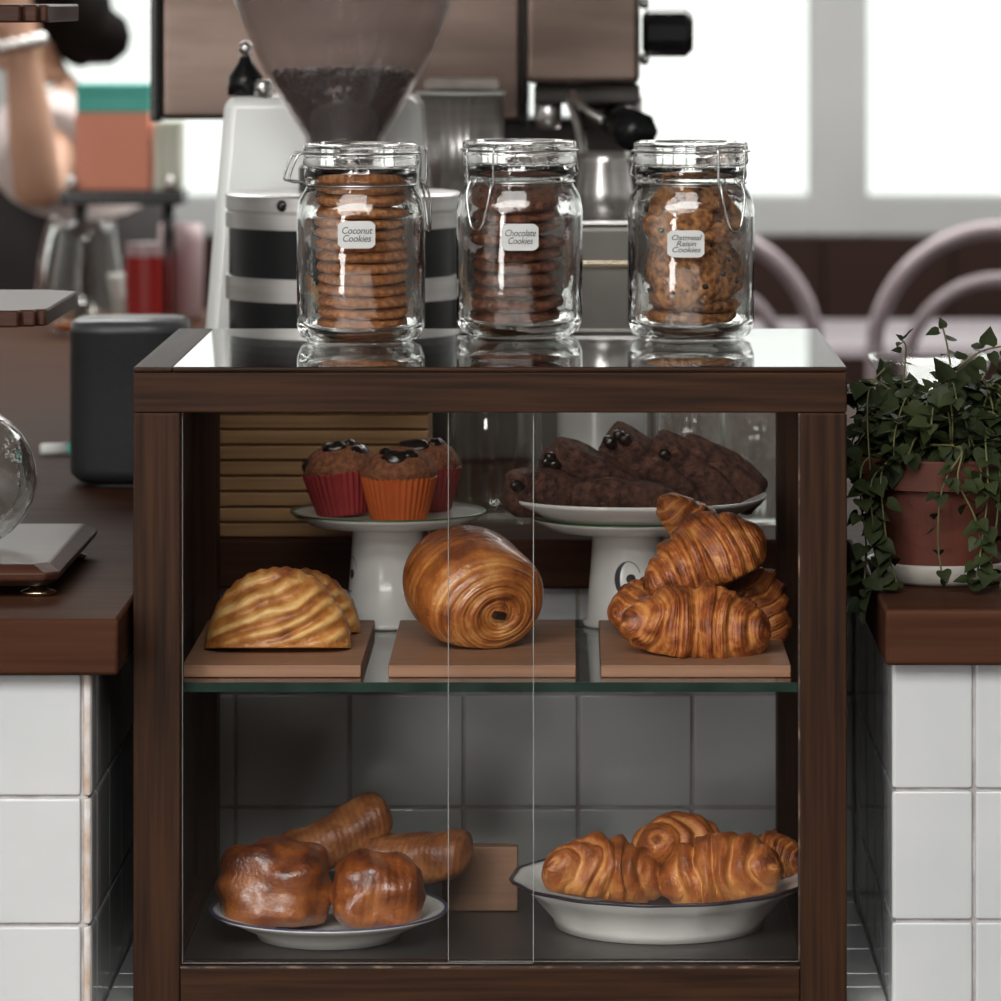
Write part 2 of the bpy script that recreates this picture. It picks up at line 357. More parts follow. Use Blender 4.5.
# room shell
struct(B(box(-3.6, 3.6, -6.6, 7.2, -.1, 0), 'floor', M['floorwood']))
ADDED_SKY = [(-2.8, .9, -5.6, -2.3), (-2.4, 2.6, 3.3, 5.9)]  # two skylights out of view, added to light the bar and the seating
mb = MB()
a_, b_ = ADDED_SKY
for q in ((-3.6, 3.6, -6.6, a_[2]), (-3.6, a_[0], a_[2], a_[3]), (a_[1], 3.6, a_[2], a_[3]), (-3.6, 3.6, a_[3], b_[2]), (-3.6, b_[0], b_[2], b_[3]), (b_[1], 3.6, b_[2], b_[3]), (-3.6, 3.6, b_[3], 7.2)): mb.add(box(*q, 3.0, 3.25))
struct(mb.build('ceiling', M['ceil'], smooth=False))
for i, (x0, x1, y0, y1) in enumerate(ADDED_SKY):
    mb = MB(); xm = (x0 + x1) / 2
    for q in ((x0, x0 + .05, y0, y1), (x1 - .05, x1, y0, y1), (x0 + .05, x1 - .05, y0, y0 + .05), (x0 + .05, x1 - .05, y1 - .05, y1), (xm - .025, xm + .025, y0 + .05, y1 - .05)): mb.add(box(*q, 3.12, 3.2))
    w = struct(mb.build('window_%d' % (i + 8), M['wallpaint'], smooth=False)); B(box(x0 + .04, x1 - .04, y0 + .04, y1 - .04, 3.15, 3.156), 'window_pane', M['thinglass'], w)  # frame and pane of an added skylight
struct(B(box(-3.7, -3.6, -6.6, 7.2, 0, 3.0), 'wall_west', M['wallpaint']))
struct(B(box(3.6, 3.7, -6.6, 7.2, 0, 3.0), 'wall_east', M['wallpaint']))
# far wall: dark panelling below, then white window joinery
YF = 7.0
SILL = WZ(237, YF)
mb = MB(); mb.add(box(-3.6, 3.6, YF, YF + .15, 0, SILL))
for i in range(24): mb.add(rbox(-3.6 + .3 * i + .004, -3.3 + .3 * i - .004, YF - .012, YF + .01, .1, SILL - .001, .006))
struct(mb.build('wall_far', M['bench'], auto=40))
pb, pt = WZ(196, YF), 2.75
mb = MB(); mb.add(box(-3.6, 3.6, YF + .02, YF + .14, pt, 3.0)); struct(mb.build('wall_lintel', M['wallpaint']))
panes = [(-3.4, -2.42), (-2.285, -1.385), (-1.25, -.50), (-.33, .571), (.706, 1.60), (1.735, 2.62), (2.755, 3.5)]
edges = [-3.6] + [e for p in panes for e in p] + [3.6]
for i, (a, b) in enumerate(panes):
    mb = MB()
    l, r = edges[2 * i], 3.6
    mb.add(rbox(l, a, YF + .01, YF + .12, SILL, pt, .012))
    if i == len(panes) - 1: mb.add(rbox(b, r, YF + .01, YF + .12, SILL, pt, .012))
    mb.add(rbox(a - .01, b + .01, YF + .012, YF + .12, SILL, pb, .012)); mb.add(rbox(a - .01, b + .01, YF + .01, YF + .12, pt - .06, pt, .01))
    w = struct(mb.build('window_%d' % (i + 1), M['joinery'], auto=40))
    B(box(a - .005, b + .005, YF + .06, YF + .066, pb - .005, pt - .05), 'window_pane', M['thinglass'], w)
# street-side wall behind the viewer and one unseen window, added for low fill light
YS = -6.5
WX0, WX1, WZ0, WZ1 = -3.1, -2.1, .35, 2.5
mb = MB()
for q in ((-3.6, WX0, 0, 3.0), (WX1, 3.6, 0, 3.0), (WX0, WX1, 0, WZ0), (WX0, WX1, WZ1, 3.0)): mb.add(box(q[0], q[1], YS - .15, YS, q[2], q[3]))
struct(mb.build('wall_street', M['bench'], smooth=False))
mb = MB()
for q in ((WX0, WX0 + .06, WZ0, WZ1), (WX1 - .06, WX1, WZ0, WZ1), (WX0 + .06, WX1 - .06, WZ0, WZ0 + .06), (WX0 + .06, WX1 - .06, WZ1 - .06, WZ1)): mb.add(rbox(q[0], q[1], YS - .12, YS - .02, q[2], q[3], .008))
w = struct(mb.build('window_10', M['bench'], auto=40)); B(box(WX0 + .05, WX1 - .05, YS - .08, YS - .074, WZ0 + .05, WZ1 - .05), 'window_pane', M['thinglass'], w)

# worktop
WT = [(-2.2, -.08), (-.368, -.08), (-.368, .487), (.2678, .487), (.2678, -.022), (2.2, -.022), (2.2, 1.0), (.9, 1.0), (.9, 2.2), (-.46, 2.2), (-.46, 3.75), (-2.2, 3.75)]
o = B(prism(WT, CB + .0005, CT), 'worktop', M['counter'], smooth=True, auto=30, bev=.003)
tag(o, 'long dark brown wooden worktop running around the recess of the tiled bar', 'worktop')
mb = MB(); mb.add(box(-2.15, -.52, .66, 3.7, 0, CB)); mb.add(box(-.52, .85, .66, 2.15, 0, CB)); mb.add(box(.85, 2.15, .66, .95, 0, CB))
struct(mb.build('wall_bar_inner', M['bench']))

# ------------------------------------------------------------------ display cabinet
TOP = WZ(367, 0)
CX0, CX1, CY1 = WX(133, 0), WX(847, 0), .46
cab = thing('display_cabinet', 'dark wood framed glass display cabinet holding pastries, set between the tiled counters', 'display cabinet', (0, 0, LEDGE))
z0, zt = .0005, TOP - LEDGE
pw = .0395
def wb(x0, x1, y0, y1, za, zb, name, ax):
    return B(rbox(x0, x1, y0, y1, za, zb, .0018), name, M['wood_' + ax], cab, auto=40)
for x0, x1 in ((CX0, CX0 + pw), (CX1 - pw, CX1)):
    wb(x0, x1, 0, .04, z0, zt - .0385, 'post', 'z'); wb(x0, x1, CY1 - .04, CY1, z0, zt - .0385, 'post', 'z')
wb(CX0, CX1, 0, .04, zt - .0385, zt - .0045, 'rail', 'x'); wb(CX0, CX1, CY1 - .04, CY1, zt - .0385, zt - .0045, 'rail', 'x')
wb(CX0 + pw, CX1 - pw, 0, .04, z0, WZ(968, 0) - LEDGE, 'rail', 'x'); wb(CX0 + pw, CX1 - pw, CY1 - .04, CY1, z0, .03, 'rail', 'x')
for x0, x1 in ((CX0, CX0 + pw), (CX1 - pw, CX1)):
    wb(x0 + .002, x1 - .002, .04, CY1 - .04, zt - .0385, zt - .0045, 'rail', 'y'); wb(x0 + .002, x1 - .002, .04, CY1 - .04, z0, .034, 'rail', 'y')
# left edge moulding that borders the top pane, and thin front/back strips
wb(CX0, CX0 + .033, 0, CY1, zt - .0045, zt, 'edge_strip', 'y'); wb(CX0 + .033, CX1, 0, .003, zt - .0045, zt, 'edge_strip', 'x')
def glassbox(b, name, glass, edge, par, thin):
    """a pane: the two wide faces are clear, the narrow sides are the polished edge"""
    v, f = box(*b); mb = MB(); d = [b[1] - b[0], b[3] - b[2], b[5] - b[4]]; ax = d.index(min(d))
    for q in f:
        c = [sum(v[i][k] for i in q) / 4 for k in range(3)]
        wide = abs(c[ax] - b[2 * ax]) < 1e-6 or abs(c[ax] - b[2 * ax + 1]) < 1e-6
        mb.f.append(list(q)); mb.m.append(0 if wide else 1)
    mb.v = [Vector(p) for p in v]
    return mb.build(name, [glass, edge], par, smooth=False)
glassbox((CX0 + .0335, CX1 - .0005, .0035, CY1 - .001, zt - .004, zt - .0002), 'top_pane', M['topglass'], M['edge'], cab, 2)
fl = WZ(971, 0) - LEDGE
zb = WZ(966, 0) - LEDGE
glassbox((CX0 + pw - .006, WX(533, .012), .010, .0135, zb, zt - .039), 'sliding_pane', M['pane'], M['edge'], cab, 1)
glassbox((WX(448, .02), CX1 - pw + .006, .017, .0205, zb, zt - .039), 'sliding_pane', M['pane'], M['edge'], cab, 1)
for x, y in ((WX(533, .012), .0099), (WX(448, .02), .0169), (CX0 + pw + .0008, .0099)): B(rbox(x, x + .0007, y, y + .0037, zb + .001, zt - .0395, .0002), 'polished_edge', M['edge'], cab, auto=40)
for x in (CX0 + .012, CX1 - .018): B(rbox(x, x + .006, .0402, CY1 - .0402, .0345, zt - .039, .0005), 'side_panel', M['wood_z'], cab, auto=40)
SH = WZ(682, .03)
glassbox((CX0 + .018, CX1 - .018, .028, CY1 - .03, SH - LEDGE - .0082, SH - LEDGE), 'glass_shelf', M['shelfglass'], M['greenedge'], cab, 2)
B(rbox(CX0 + .012, CX1 - .012, .006, CY1 - .006, fl - .016, fl, .001), 'floor_panel', M['dsteel'], cab, auto=40)
FLZ = LEDGE + fl
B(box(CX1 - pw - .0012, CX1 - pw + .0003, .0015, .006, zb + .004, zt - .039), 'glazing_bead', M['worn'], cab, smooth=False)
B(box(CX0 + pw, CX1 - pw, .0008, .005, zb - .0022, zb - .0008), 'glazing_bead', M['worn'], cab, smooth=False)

# ------------------------------------------------------------------ pastries
def grid_vf(fn, M_, N_, attrs=True):
    """fn(u in 0..1, a angle) -> (point, bake, lam); closed around a, poles at u=0 and u=1"""
    v, f, bk, lm = [], [], [], []
    for i in range(M_ + 1):
        for j in range(N_):
            p, b, l = fn(i / M_, 2 * PI * j / N_); v.append(p); bk.append(b); lm.append(l)
    for i in range(M_):
        for j in range(N_):
            f.append((i * N_ + j, i * N_ + (j + 1) % N_, (i + 1) * N_ + (j + 1) % N_, (i + 1) * N_ + j))
    f.append(list(range(N_))[::-1]); f.append([M_ * N_ + j for j in range(N_)])
    return v, f, {'bake': bk, 'lam': lm}
def croissant(Lh=.062, R=.03, bend=.03, k=5, seed=0, flat=.62, sharp=.16, rise=0.0, tipx=.10, asym=0):
    sv = Vector((seed * 3.7, seed * 1.3, 5.1))
    def fn(u, a):
        t = 2 * u - 1; s = abs(t)
        ph = s * k + .22 * math.sin(a + seed) + .18 * math.sin(2 * a + seed * 2) + .35 * noise.noise(Vector((t * 2, math.cos(a), math.sin(a))) + sv)
        fr = ph - math.floor(ph)
        step = (fr ** .5) * (1 - fr ** 9)
        r = R * (max(0, 1 - s ** 1.75) ** .78 * .95 + tipx * max(0, 1 - s ** 14) ** .5) * (1 + sharp * 1.35 * (step - .4)) * (1 + asym * t)
        r *= 1 + .20 * noise.noise(Vector((t * 3, math.cos(a) * .9, math.sin(a) * .9)) + sv) + .07 * noise.noise(Vector((t * 7, math.cos(a) * 2, math.sin(a) * 2)) + sv) + .02 * noise.noise(Vector((t * 16, math.cos(a) * 4, math.sin(a) * 4)) + sv)
        ang = t * bend / Lh * 1.6
        cx = Lh * math.sin(t * 1.0) / math.sin(1.0) if bend == 0 else Lh * t * (1 - .12 * s * s)
        cy = -bend * t * t
        cz = rise * t * t
        tx, ty = 1, -2 * bend * t / Lh; q = math.hypot(tx, ty); nx, ny = -ty / q, tx / q
        p = Vector((cx + nx * r * math.cos(a), cy + ny * r * math.cos(a), cz + r * math.sin(a) * .95))
        lim = -R * flat + cz * .6
        if p.z < lim: p.z = lim + (p.z - lim) * .15
        bake = .20 + .38 * step + .16 * math.sin(a) - (.22 if fr > .9 or fr < .08 else 0) + .25 * noise.noise(Vector((t * 4, math.cos(a), math.sin(a))) + sv) + .15 * (s > .8)
        return p, max(0, min(1, bake)), ph * 2 * PI * 5
    return grid_vf(fn, 120, 56)
def place(vf, name, m, label, cat, group, loc, rot=(0, 0, 0)):
    o = B(vf, name, m, loc=loc, rot=rot); return tag(o, label, cat, group)
R_ = math.radians
BZ0 = SH; BT = .0105
gb = 'beech serving boards on the glass shelf'
BY0, BY1 = .055, .345
for (a, b), lab, rz in (((182, 361), 'small pale wooden board under the golden turnover on the glass shelf', 0), ((388, 576), 'small pale wooden board under the glazed spiral pastry on the glass shelf', .0), ((601, 791), 'small pale wooden board under the pile of croissants on the glass shelf', 0)):
    x0, x1 = WX(a, BY0), WX(b, BY0); cx = (x0 + x1) / 2; w_ = (x1 - x0) / 2
    o = B(rbox(-w_, w_, -.145, .145, 0, BT, .0012), 'serving_board', M['board'], loc=(cx, (BY0 + BY1) / 2, BZ0 + .0003), rot=(0, 0, rz), auto=40)
    tag(o, lab, 'board', gb)
BZ = BZ0 + BT + .0006
# turnover: half-moon, slashed top, crimped rim
def turnover(w=.064, h=.066, d=.034):
    v, f, bk, lm = [], [], [], []
    NP, NQ = 120, 60
    def row(sgn):
        for i in range(NP + 1):
            p = math.sin((i / NP * 2 - 1) * PI / 2); x = w * p
            zm = h * max(.0, 1 - abs(p) ** 2.3) ** .62 + .004
            for j in range(NQ + 1):
                q = j / NQ; z = zm * q
                th = max(0, 1 - (q * .98) ** 2.6) ** .6 * max(0, 1 - abs(p) ** 3.0) ** .5
                rim = max(0, min(1, (q - .86) * 9)); edge = max(rim, max(0, (abs(p) - .93) * 12))
                sl = math.sin((z * .90 - x * .42) / .0023 + 1.1 * math.sin(x * 45 + 1) + .9 * math.sin(z * 60) + 1.6 * noise.noise(Vector((x * 30, z * 30, 4)))); sl = math.copysign(abs(sl) ** .7, sl)
                fade = (1 - min(1, edge)) * min(1, q * 5) * max(0, min(1, th * 1.6))
                nz = noise.noise(Vector((x * 55, z * 55, sgn)))
                y = sgn * (.0022 + d * th + .0026 * sl * fade + .0026 * nz)
                cr = .0007 * math.sin(i * .9) * rim
                v.append((x * (1 + .02 * nz), y, z + cr + .0012 * nz * q))
                bk.append(max(0, min(1, .36 - .34 * sl * fade + .42 * min(1, edge) * (.6 + .5 * nz) + .35 * max(0, .22 - q) * 2 + .3 * nz))); lm.append(0)
    row(-1); row(1); W1 = NQ + 1; o = (NP + 1) * W1
    for i in range(NP):
        for j in range(NQ):
            a = i * W1 + j; f.append((a, a + W1, a + W1 + 1, a + 1)); f.append((o + a, o + a + 1, o + a + W1 + 1, o + a + W1))
        a = i * W1; f.append((a, o + a, o + a + W1, a + W1)); a += NQ; f.append((a, a + W1, o + a + W1, o + a))
    for e_ in (0, NP):
        for j in range(NQ):
            a = e_ * W1 + j; f.append((a, a + 1, o + a + 1, o + a))
    return v, f, {'bake': bk, 'lam': lm}
YT = .15
tv = turnover()
o = place(tv, 'apple_turnover', M['turnover'], 'pale golden half-moon turnover with diagonal slashes at the front of its board', 'pastry', 'turnovers on the first board', (WX(278, .155), .155, BZ), (R_(-9), 0, R_(1)))
o = place(turnover(.056, .052, .028), 'apple_turnover', M['turnover'], 'browner turnover mostly hidden behind the golden slashed one', 'pastry', 'turnovers on the first board', (WX(298, .262), .262, BZ), (R_(-10), 0, R_(-6)))
# glazed spiral pastry: a rolled egg with the coil facing the viewer
def spiral_roll(Lb=.120, rx=.058, rz=.051, seed=1):
    def fn(u, a):
        e = 1 - (1 - u) ** 1.0
        s = u
        prof = (math.sin(min(1, s * 1.0) * PI)) ** .52 if s > .5 else min(1, (s / .5) ** .55 * 1.0)
        prof = (1 - (1 - min(1, s / .42)) ** 2.1) ** .62 if s < .42 else max(0, 1 - ((s - .42) / .58) ** 3.2) ** .55
        ph = (prof * 5.2 - a / (2 * PI)) if s < .42 else (5.2 + (s - .42) * 5 - a / (2 * PI))
        fr = ph - math.floor(ph)
        amt = .085 * max(0, 1 - s * 1.5)
        step = fr ** .7 * (1 - fr ** 8)
        nz = noise.noise(Vector((s * 3, math.cos(a) * 1.2, math.sin(a) * 1.2 + seed * 3)))
        r = prof * (1 + .05 * nz) + amt * .25 * (step - .5) * prof
        y = -Lb * .42 * (1 - min(1, s / .42) ** 1.5) if s < .42 else Lb * .62 * ((s - .42) / .58)
        y -= amt * .05 * (step - .5)
        if s < .03: y += .004
        x = rx * r * math.cos(a); z = rz * r * math.sin(a)
        z += .008 * max(0, y / Lb)
        if z < -rz * .66: z = -rz * .66 + (z + rz * .66) * .12
        bake = .30 + .30 * step * (s < .45) + .42 * max(0, min(1, (s - .25) * 2.6)) + .3 * nz - (.2 if (fr < .08 and s < .42) else 0) + .1 * math.sin(a)
        return Vector((x, y, z)), max(0, min(1, bake)), ph * 2 * PI * 3
    return grid_vf(fn, 110, 72)
YP = .135
o = place(spiral_roll(), 'spiral_pastry', M['pain'], 'glossy brown rolled pastry with its spiral end facing out on the middle board', 'pastry', None, (WX(476, .18), .18, BZ + .051 * .67 + .010), (R_(15), 0, R_(27)))
B(rbox(-.0055, .0055, -.004, .006, -.003, .0035, .001), 'chocolate_stick', M['choc'], o, loc=(0.000, -.0475, -.001), rot=(0, R_(10), 0))
# croissants piled on the third board
gc = 'croissants piled on the third board'
YC = .16
c1 = croissant(.074, .036, .018, 4, 1, sharp=.2, asym=.12); c2 = croissant(.066, .037, .012, 4, 2, sharp=.2, asym=.1); c3 = croissant(.066, .033, .020, 5, 3)
place(c1, 'croissant', M['croissant'], 'flaky croissant lying along the front edge of the board, lowest of the pile', 'croissant', gc, (WX(694, .13), .128, BZ + .0222), (0, R_(4), R_(3)))
place(c3, 'croissant', M['croissant'], 'dark croissant at the back of the pile, leaning down to the right', 'croissant', gc, (WX(740, .24), .246, BZ + .036), (R_(10), R_(42), R_(-12)))
place(c2, 'croissant', M['croissant'], 'croissant lying across the top of the pile, rising to the right', 'croissant', gc, (WX(704, .185), .192, BZ + .070), (R_(-8), R_(-24), R_(8)))
place(croissant(.052, .024, .012, 5, 5), 'croissant', M['croissant'], 'croissant whose tip sticks up at the very top of the pile', 'croissant', gc, (WX(696, .255), .266, BZ + .087), (R_(0), R_(48), R_(-8)))
place(croissant(.05, .028, .02, 5, 6), 'croissant', M['croissant'], 'croissant at the back of the pile showing only a dark tip at the left', 'croissant', gc, (WX(655, .25), .25, BZ + .022), (0, R_(-4), R_(20)))

# plates on the cabinet floor
def dish(R, rim, foot, footh=.005, th=.0035, n=96, wave=0, lines=None):
    prof = [(0, footh + .002), (foot * .9, footh + .002), (foot, .0), (foot + .004, .0), (foot + .006, footh), (R * .86, rim * .70), (R, rim - .0015), (R + .0006, rim), (R - .002, rim + .0005), (R * .84, rim * .74 + th), (foot, footh + th + .001), (0, footh + th)]
    return lathe(prof, n, wob=(lambda a, t: (.010 * math.sin(a * wave) if .4 < t < .85 else 0)) if wave else None)
def rim_line(R, z, w, n=96, wave=0):
    v = []; f = []
    for j in range(n):
        a = 2 * PI * j / n; q = 1 + (.010 * math.sin(a * wave) if wave else 0)
        for dr, dz in ((-.003, .0008), (.0004, .0013), (.0012, .0002), (.0002, -.0018 * w)): v.append(((R * q + dr) * math.cos(a), (R * q + dr) * math.sin(a), z + dz))
    for j in range(n):
        for i in range(3):
            a, b = j * 4 + i, ((j + 1) % n) * 4 + i; f.append((a, b, b + 1, a + 1))
    return v, f
p1 = thing('dinner_plate', 'shallow blue-rimmed white plate of glazed buns on the cabinet floor', 'plate', (WX(329, .147), .147, FLZ + .0004))
B(dish(.1035, .024, .058), 'dish', M['ceramic'], p1); B(rim_line(.1035, .024, .2), 'rim_line', M['blue'], p1)
p2 = thing('serving_bowl', 'wide white wavy-rimmed bowl of croissants on the cabinet floor', 'bowl', (WX(659, .2), .2, FLZ + .0004))
B(dish(.1305, .041, .088, .007, wave=14), 'dish', M['ceramic'], p2); B(rim_line(.1305, .041, .9, wave=14), 'rim_line', M['darkrim'], p2)
gb2 = 'croissants in the white bowl'
place(croissant(.064, .032, .018, 3, 11, sharp=.24), 'croissant', M['ridged'], 'croissant at the left of the white bowl, its ridged side to the viewer', 'croissant', gb2, (WX(603, .16), .174, FLZ + .049), (R_(-6), R_(9), R_(14)))
place(croissant(.064, .032, .016, 3, 12, sharp=.24), 'croissant', M['ridged'], 'croissant standing at the back of the bowl between the two others', 'croissant', gb2, (WX(680, .225), .228, FLZ + .058), (R_(-10), R_(14), R_(50)))
place(croissant(.062, .034, .018, 3, 13, sharp=.28), 'croissant', M['ridged'], 'plump striped croissant at the front right of the white bowl', 'croissant', gb2, (WX(722, .15), .168, FLZ + .050), (R_(-4), R_(-10), R_(-12)))
place(croissant(.03, .022, .008, 4, 14), 'croissant', M['croissant'], 'croissant end showing at the right rim of the bowl beside the cabinet post', 'croissant', gb2, (WX(776, .235), .235, FLZ + .052), (0, R_(6), R_(-20)))
def bun(sx, sy, sz, seed, sq=2.9, lay=0):
    v, f = blob(sx, sy, sz, 36, .16, 1.8, seed, .8 * sz, sq)
    bk, lm = [], []
    for p in v:
        n1 = noise.noise(Vector(p) * 38 + Vector((seed, 0, 0))); n2 = noise.noise(Vector(p) * 90 + Vector((0, seed, 0)))
        p += p.normalized() * (.0022 * n1 + .0008 * n2)
        side = max(0, 1 - max(0, p.z / sz + .1) * 1.2)
        bk.append(max(0, min(1, .52 + .35 * n1 + .15 * p.z / sz - .12 * side))); lm.append((p.x * lay) * 900 if lay else p.z * 500)
    return v, f, {'bake': bk, 'lam': lm}
gp = 'pastries on the blue-rimmed plate'
place(bun(.0495, .043, .039, 3), 'glazed_bun', M['bun'], 'large round glossy bun at the left of the blue-rimmed plate', 'bun', gp, (WX(272, .13), .140, FLZ + .0445), (R_(-4), 0, R_(-8)))
place(bun(.040, .036, .033, 5, 2.7, 1), 'glazed_bun', M['bun'], 'smaller glossy bun with layered side at the front of the blue-rimmed plate', 'bun', gp, (WX(377, .10), .116, FLZ + .0445), (R_(6), R_(4), R_(12)))
def stick(Lh, w, h, seed):
    def fn(u, a):
        t = 2 * u - 1; s = abs(t)
        e = max(0, 1 - s ** 7) ** .5
        d = Vector((math.cos(a), math.sin(a))); q = 1 / (abs(d.x) ** 3 + abs(d.y) ** 3) ** (1 / 3)
        nz = noise.noise(Vector((t * 3, d.x, d.y + seed)))
        tw = .5 + .5 * math.sin(t * 9 + a)
        r = q * e * (1 + .12 * nz + .06 * tw)
        return Vector((Lh * t, w * r * d.x, h * r * d.y + .006 * t * t)), max(0, min(1, .35 + .3 * nz + .22 * tw * (d.y > 0))), t * 60 + a * 4
    return grid_vf(fn, 50, 32)
place(stick(.055, .024, .019, 1), 'pastry_roll', M['roll'], 'long baked roll tilted up behind the round bun on the blue-rimmed plate', 'pastry', gp, (WX(335, .21), .218, FLZ + .072), (R_(10), R_(-24), R_(14)))
place(stick(.050, .028, .020, 4), 'pastry_roll', M['roll'], 'flat folded roll hanging over the far right rim of the blue-rimmed plate', 'pastry', gp, (WX(418, .22), .210, FLZ + .056), (R_(4), R_(-4), R_(-10)))
o = B(rbox(-.034, .034, -.009, .009, 0, .058, .002), 'wooden_block', M['block'], loc=(WX(480, .25), .265, FLZ + .0003), auto=40)
tag(o, 'small plain wooden block standing on the cabinet floor behind the plate', 'block')

# ------------------------------------------------------------------ cake stands
def six_mark(r0, mtx_h, ang0):
    """didone numeral: thick crescent, hairline top and ball, laid on the pedestal's surface"""
    mb = MB(); hw, hh = .0135, .0205
    def put(x, z):
        a = ang0 + x / r0; rr = r0(z) if callable(r0) else r0
        return a, z
    return mb
def cake_stand(Yc, px, plate_z, plate_r, mark_ang, label):
    x = WX(px, Yc); st = thing('cake_stand', label, 'cake stand', (x, Yc, SH + .0004), group='white pedestal cake stands')
    h = plate_z - SH
    prof = [(0, 0), (.0400, 0), (.0415, .0015), (.0412, .005), (.0385, .006), (.0345, h * .55), (.0325, h - .012)]
    B(lathe(prof + [(.034, h - .010), (0, h - .010)], 64), 'pedestal', M['ceramic'], st)
    pr = [(0, h - .0102), (.05, h - .0102), (plate_r * .80, h - .009), (plate_r * .97, h - .001), (plate_r, h + .002), (plate_r - .0015, h + .003), (plate_r * .93, h + .0012), (plate_r * .8, h), (0, h)]
    B(lathe(pr, 96), 'plate', M['ceramic'], st); B(rim_line(plate_r, h + .0022, .2), 'rim_line', M['green'], st)
    zc = h * .47; mb = MB()
    def srf(u, z):                 # u metres round the pedestal from the mark's centre
        rr = .0385 + (.0345 - .0385) * ((zc + z) - .006) / (h * .55 - .006) + .0003
        a = mark_ang + u / rr; return (rr * math.cos(a), rr * math.sin(a), zc + z)
    n = 40; v, f = [], []
    for i in range(n + 1):         # crescent bowl
        t = R_(62) + R_(236) * i / n
        v.append(srf(.0125 * math.cos(t), .0165 * math.sin(t))); v.append(srf(.0125 * math.cos(t) * .95 + .0048 * max(0, -math.cos(t)) ** .8 - 0.0002, .0165 * math.sin(t) * .955))
    for i in range(n): f.append((2 * i, 2 * i + 1, 2 * i + 3, 2 * i + 2))
    mb.add((v, f))
    for cx, cz, rx, rz in ((.0028, .0005, .0044, .0044),):
        v = [srf(cx, cz)] + [srf(cx + rx * math.cos(2 * PI * i / 24), cz + rz * math.sin(2 * PI * i / 24)) for i in range(24)]
        mb.add((v, [(0, 1 + i, 1 + (i + 1) % 24) for i in range(24)]))
    v, f = [], []
    for i in range(25):            # hairline ring right side
        t = R_(22) + R_(50) * i / 24
        v.append(srf(.0125 * math.cos(t), .0165 * math.sin(t))); v.append(srf(.0118 * math.cos(t), .0157 * math.sin(t)))
    for i in range(24): f.append((2 * i, 2 * i + 1, 2 * i + 3, 2 * i + 2))
    mb.add((v, f)); mb.build('printed_numeral', M['ink'], st)
    return st, SH + h
YS1, YS2 = .39, .39
st1, pz1 = cake_stand(YS1, 388, WZ(514, YS1), .0895, R_(-162), 'white pedestal stand with a thin green rim carrying three muffins')
st2, pz2 = cake_stand(YS2, 628, WZ(519, YS2), .090, R_(-91), 'white pedestal stand printed with a numeral, carrying the platter of dark slices')
# muffins
def muffin(loc, rot, liner, label, seed, chunks):
    t = thing('muffin', label, 'muffin', loc, rot, 'muffins on the green-rimmed stand')
    n = 144; v, f = [], []; h = .040
    pr = [(.0, 0), (.0245, 0), (.0255, .0015), (.0300, .020), (.0345, h), (.0338, h + .0004), (.029, .02)]
    for j in range(n):
        a = 2 * PI * j / n; pl = (1 if j % 4 < 2 else -1)
        for i, (r, z) in enumerate(pr):
            rr = r + (pl * .0007 * min(1, z / .01) if i else 0); v.append((rr * math.cos(a), rr * math.sin(a), z + (.0012 * noise.noise(Vector((math.cos(a) * 2, math.sin(a) * 2, seed))) if i in (4, 5) else 0)))
    k = len(pr)
    for j in range(n):
        for i in range(k - 1): f.append((j * k + i, ((j + 1) % n) * k + i, ((j + 1) % n) * k + i + 1, j * k + i + 1))
    B((v, f), 'paper_liner', liner, t, auto=60)
    dome = lathe([(0, .018), (.029, .02), (.0325, h - .003), (.0345, h + .003), (.0335, h + .008), (.028, h + .0165), (.019, h + .0225), (.009, h + .026), (0, h + .027)], 64,
                 wob=lambda a, q: .09 * noise.noise(Vector((math.cos(a) * 1.6, math.sin(a) * 1.6, q * 4 + seed))) if q > .3 else 0)
    B(dome, 'crumb', M['muffin'], t)
    for q, (az, el, s) in enumerate(chunks):
        d = Vector((math.cos(R_(az)) * math.cos(R_(el)), math.sin(R_(az)) * math.cos(R_(el)), math.sin(R_(el))))
        p = Vector((d.x * .0315, d.y * .0315, h + .001 + d.z * .0255))
        B(blob(.0095 * s, .0062 * s, .0042, 10, .25, 2, q + seed), 'chocolate_chunk', M['choc'], t, loc=p, rot=d.to_track_quat('Z', 'Y').to_euler())
    return t
YM = .335
muffin((WX(399, YM), YM, pz1 + .0006), (0, 0, 0), M['liner_orange'], 'muffin in a bright orange pleated paper case at the front of the stand', 1, [(-100, 44, 1.2), (-58, 50, .9), (-135, 58, .8)])
muffin((WX(345, .375), .378, pz1 + .0014), (0, R_(-7), 0), M['liner_red'], 'muffin in a red pleated paper case, leaning at the left of the stand', 2, [(-95, 62, 1.2), (-172, 18, 1.1), (-30, 40, 1.1), (-20, 65, .8)])
muffin((WX(424, .42), .42, pz1 + .0006), (0, 0, 0), M['liner_dark'], 'muffin in a dark red paper case, half hidden behind the orange one', 4, [(-110, 52, 1.3), (-150, 50, .9), (-40, 60, .9)])
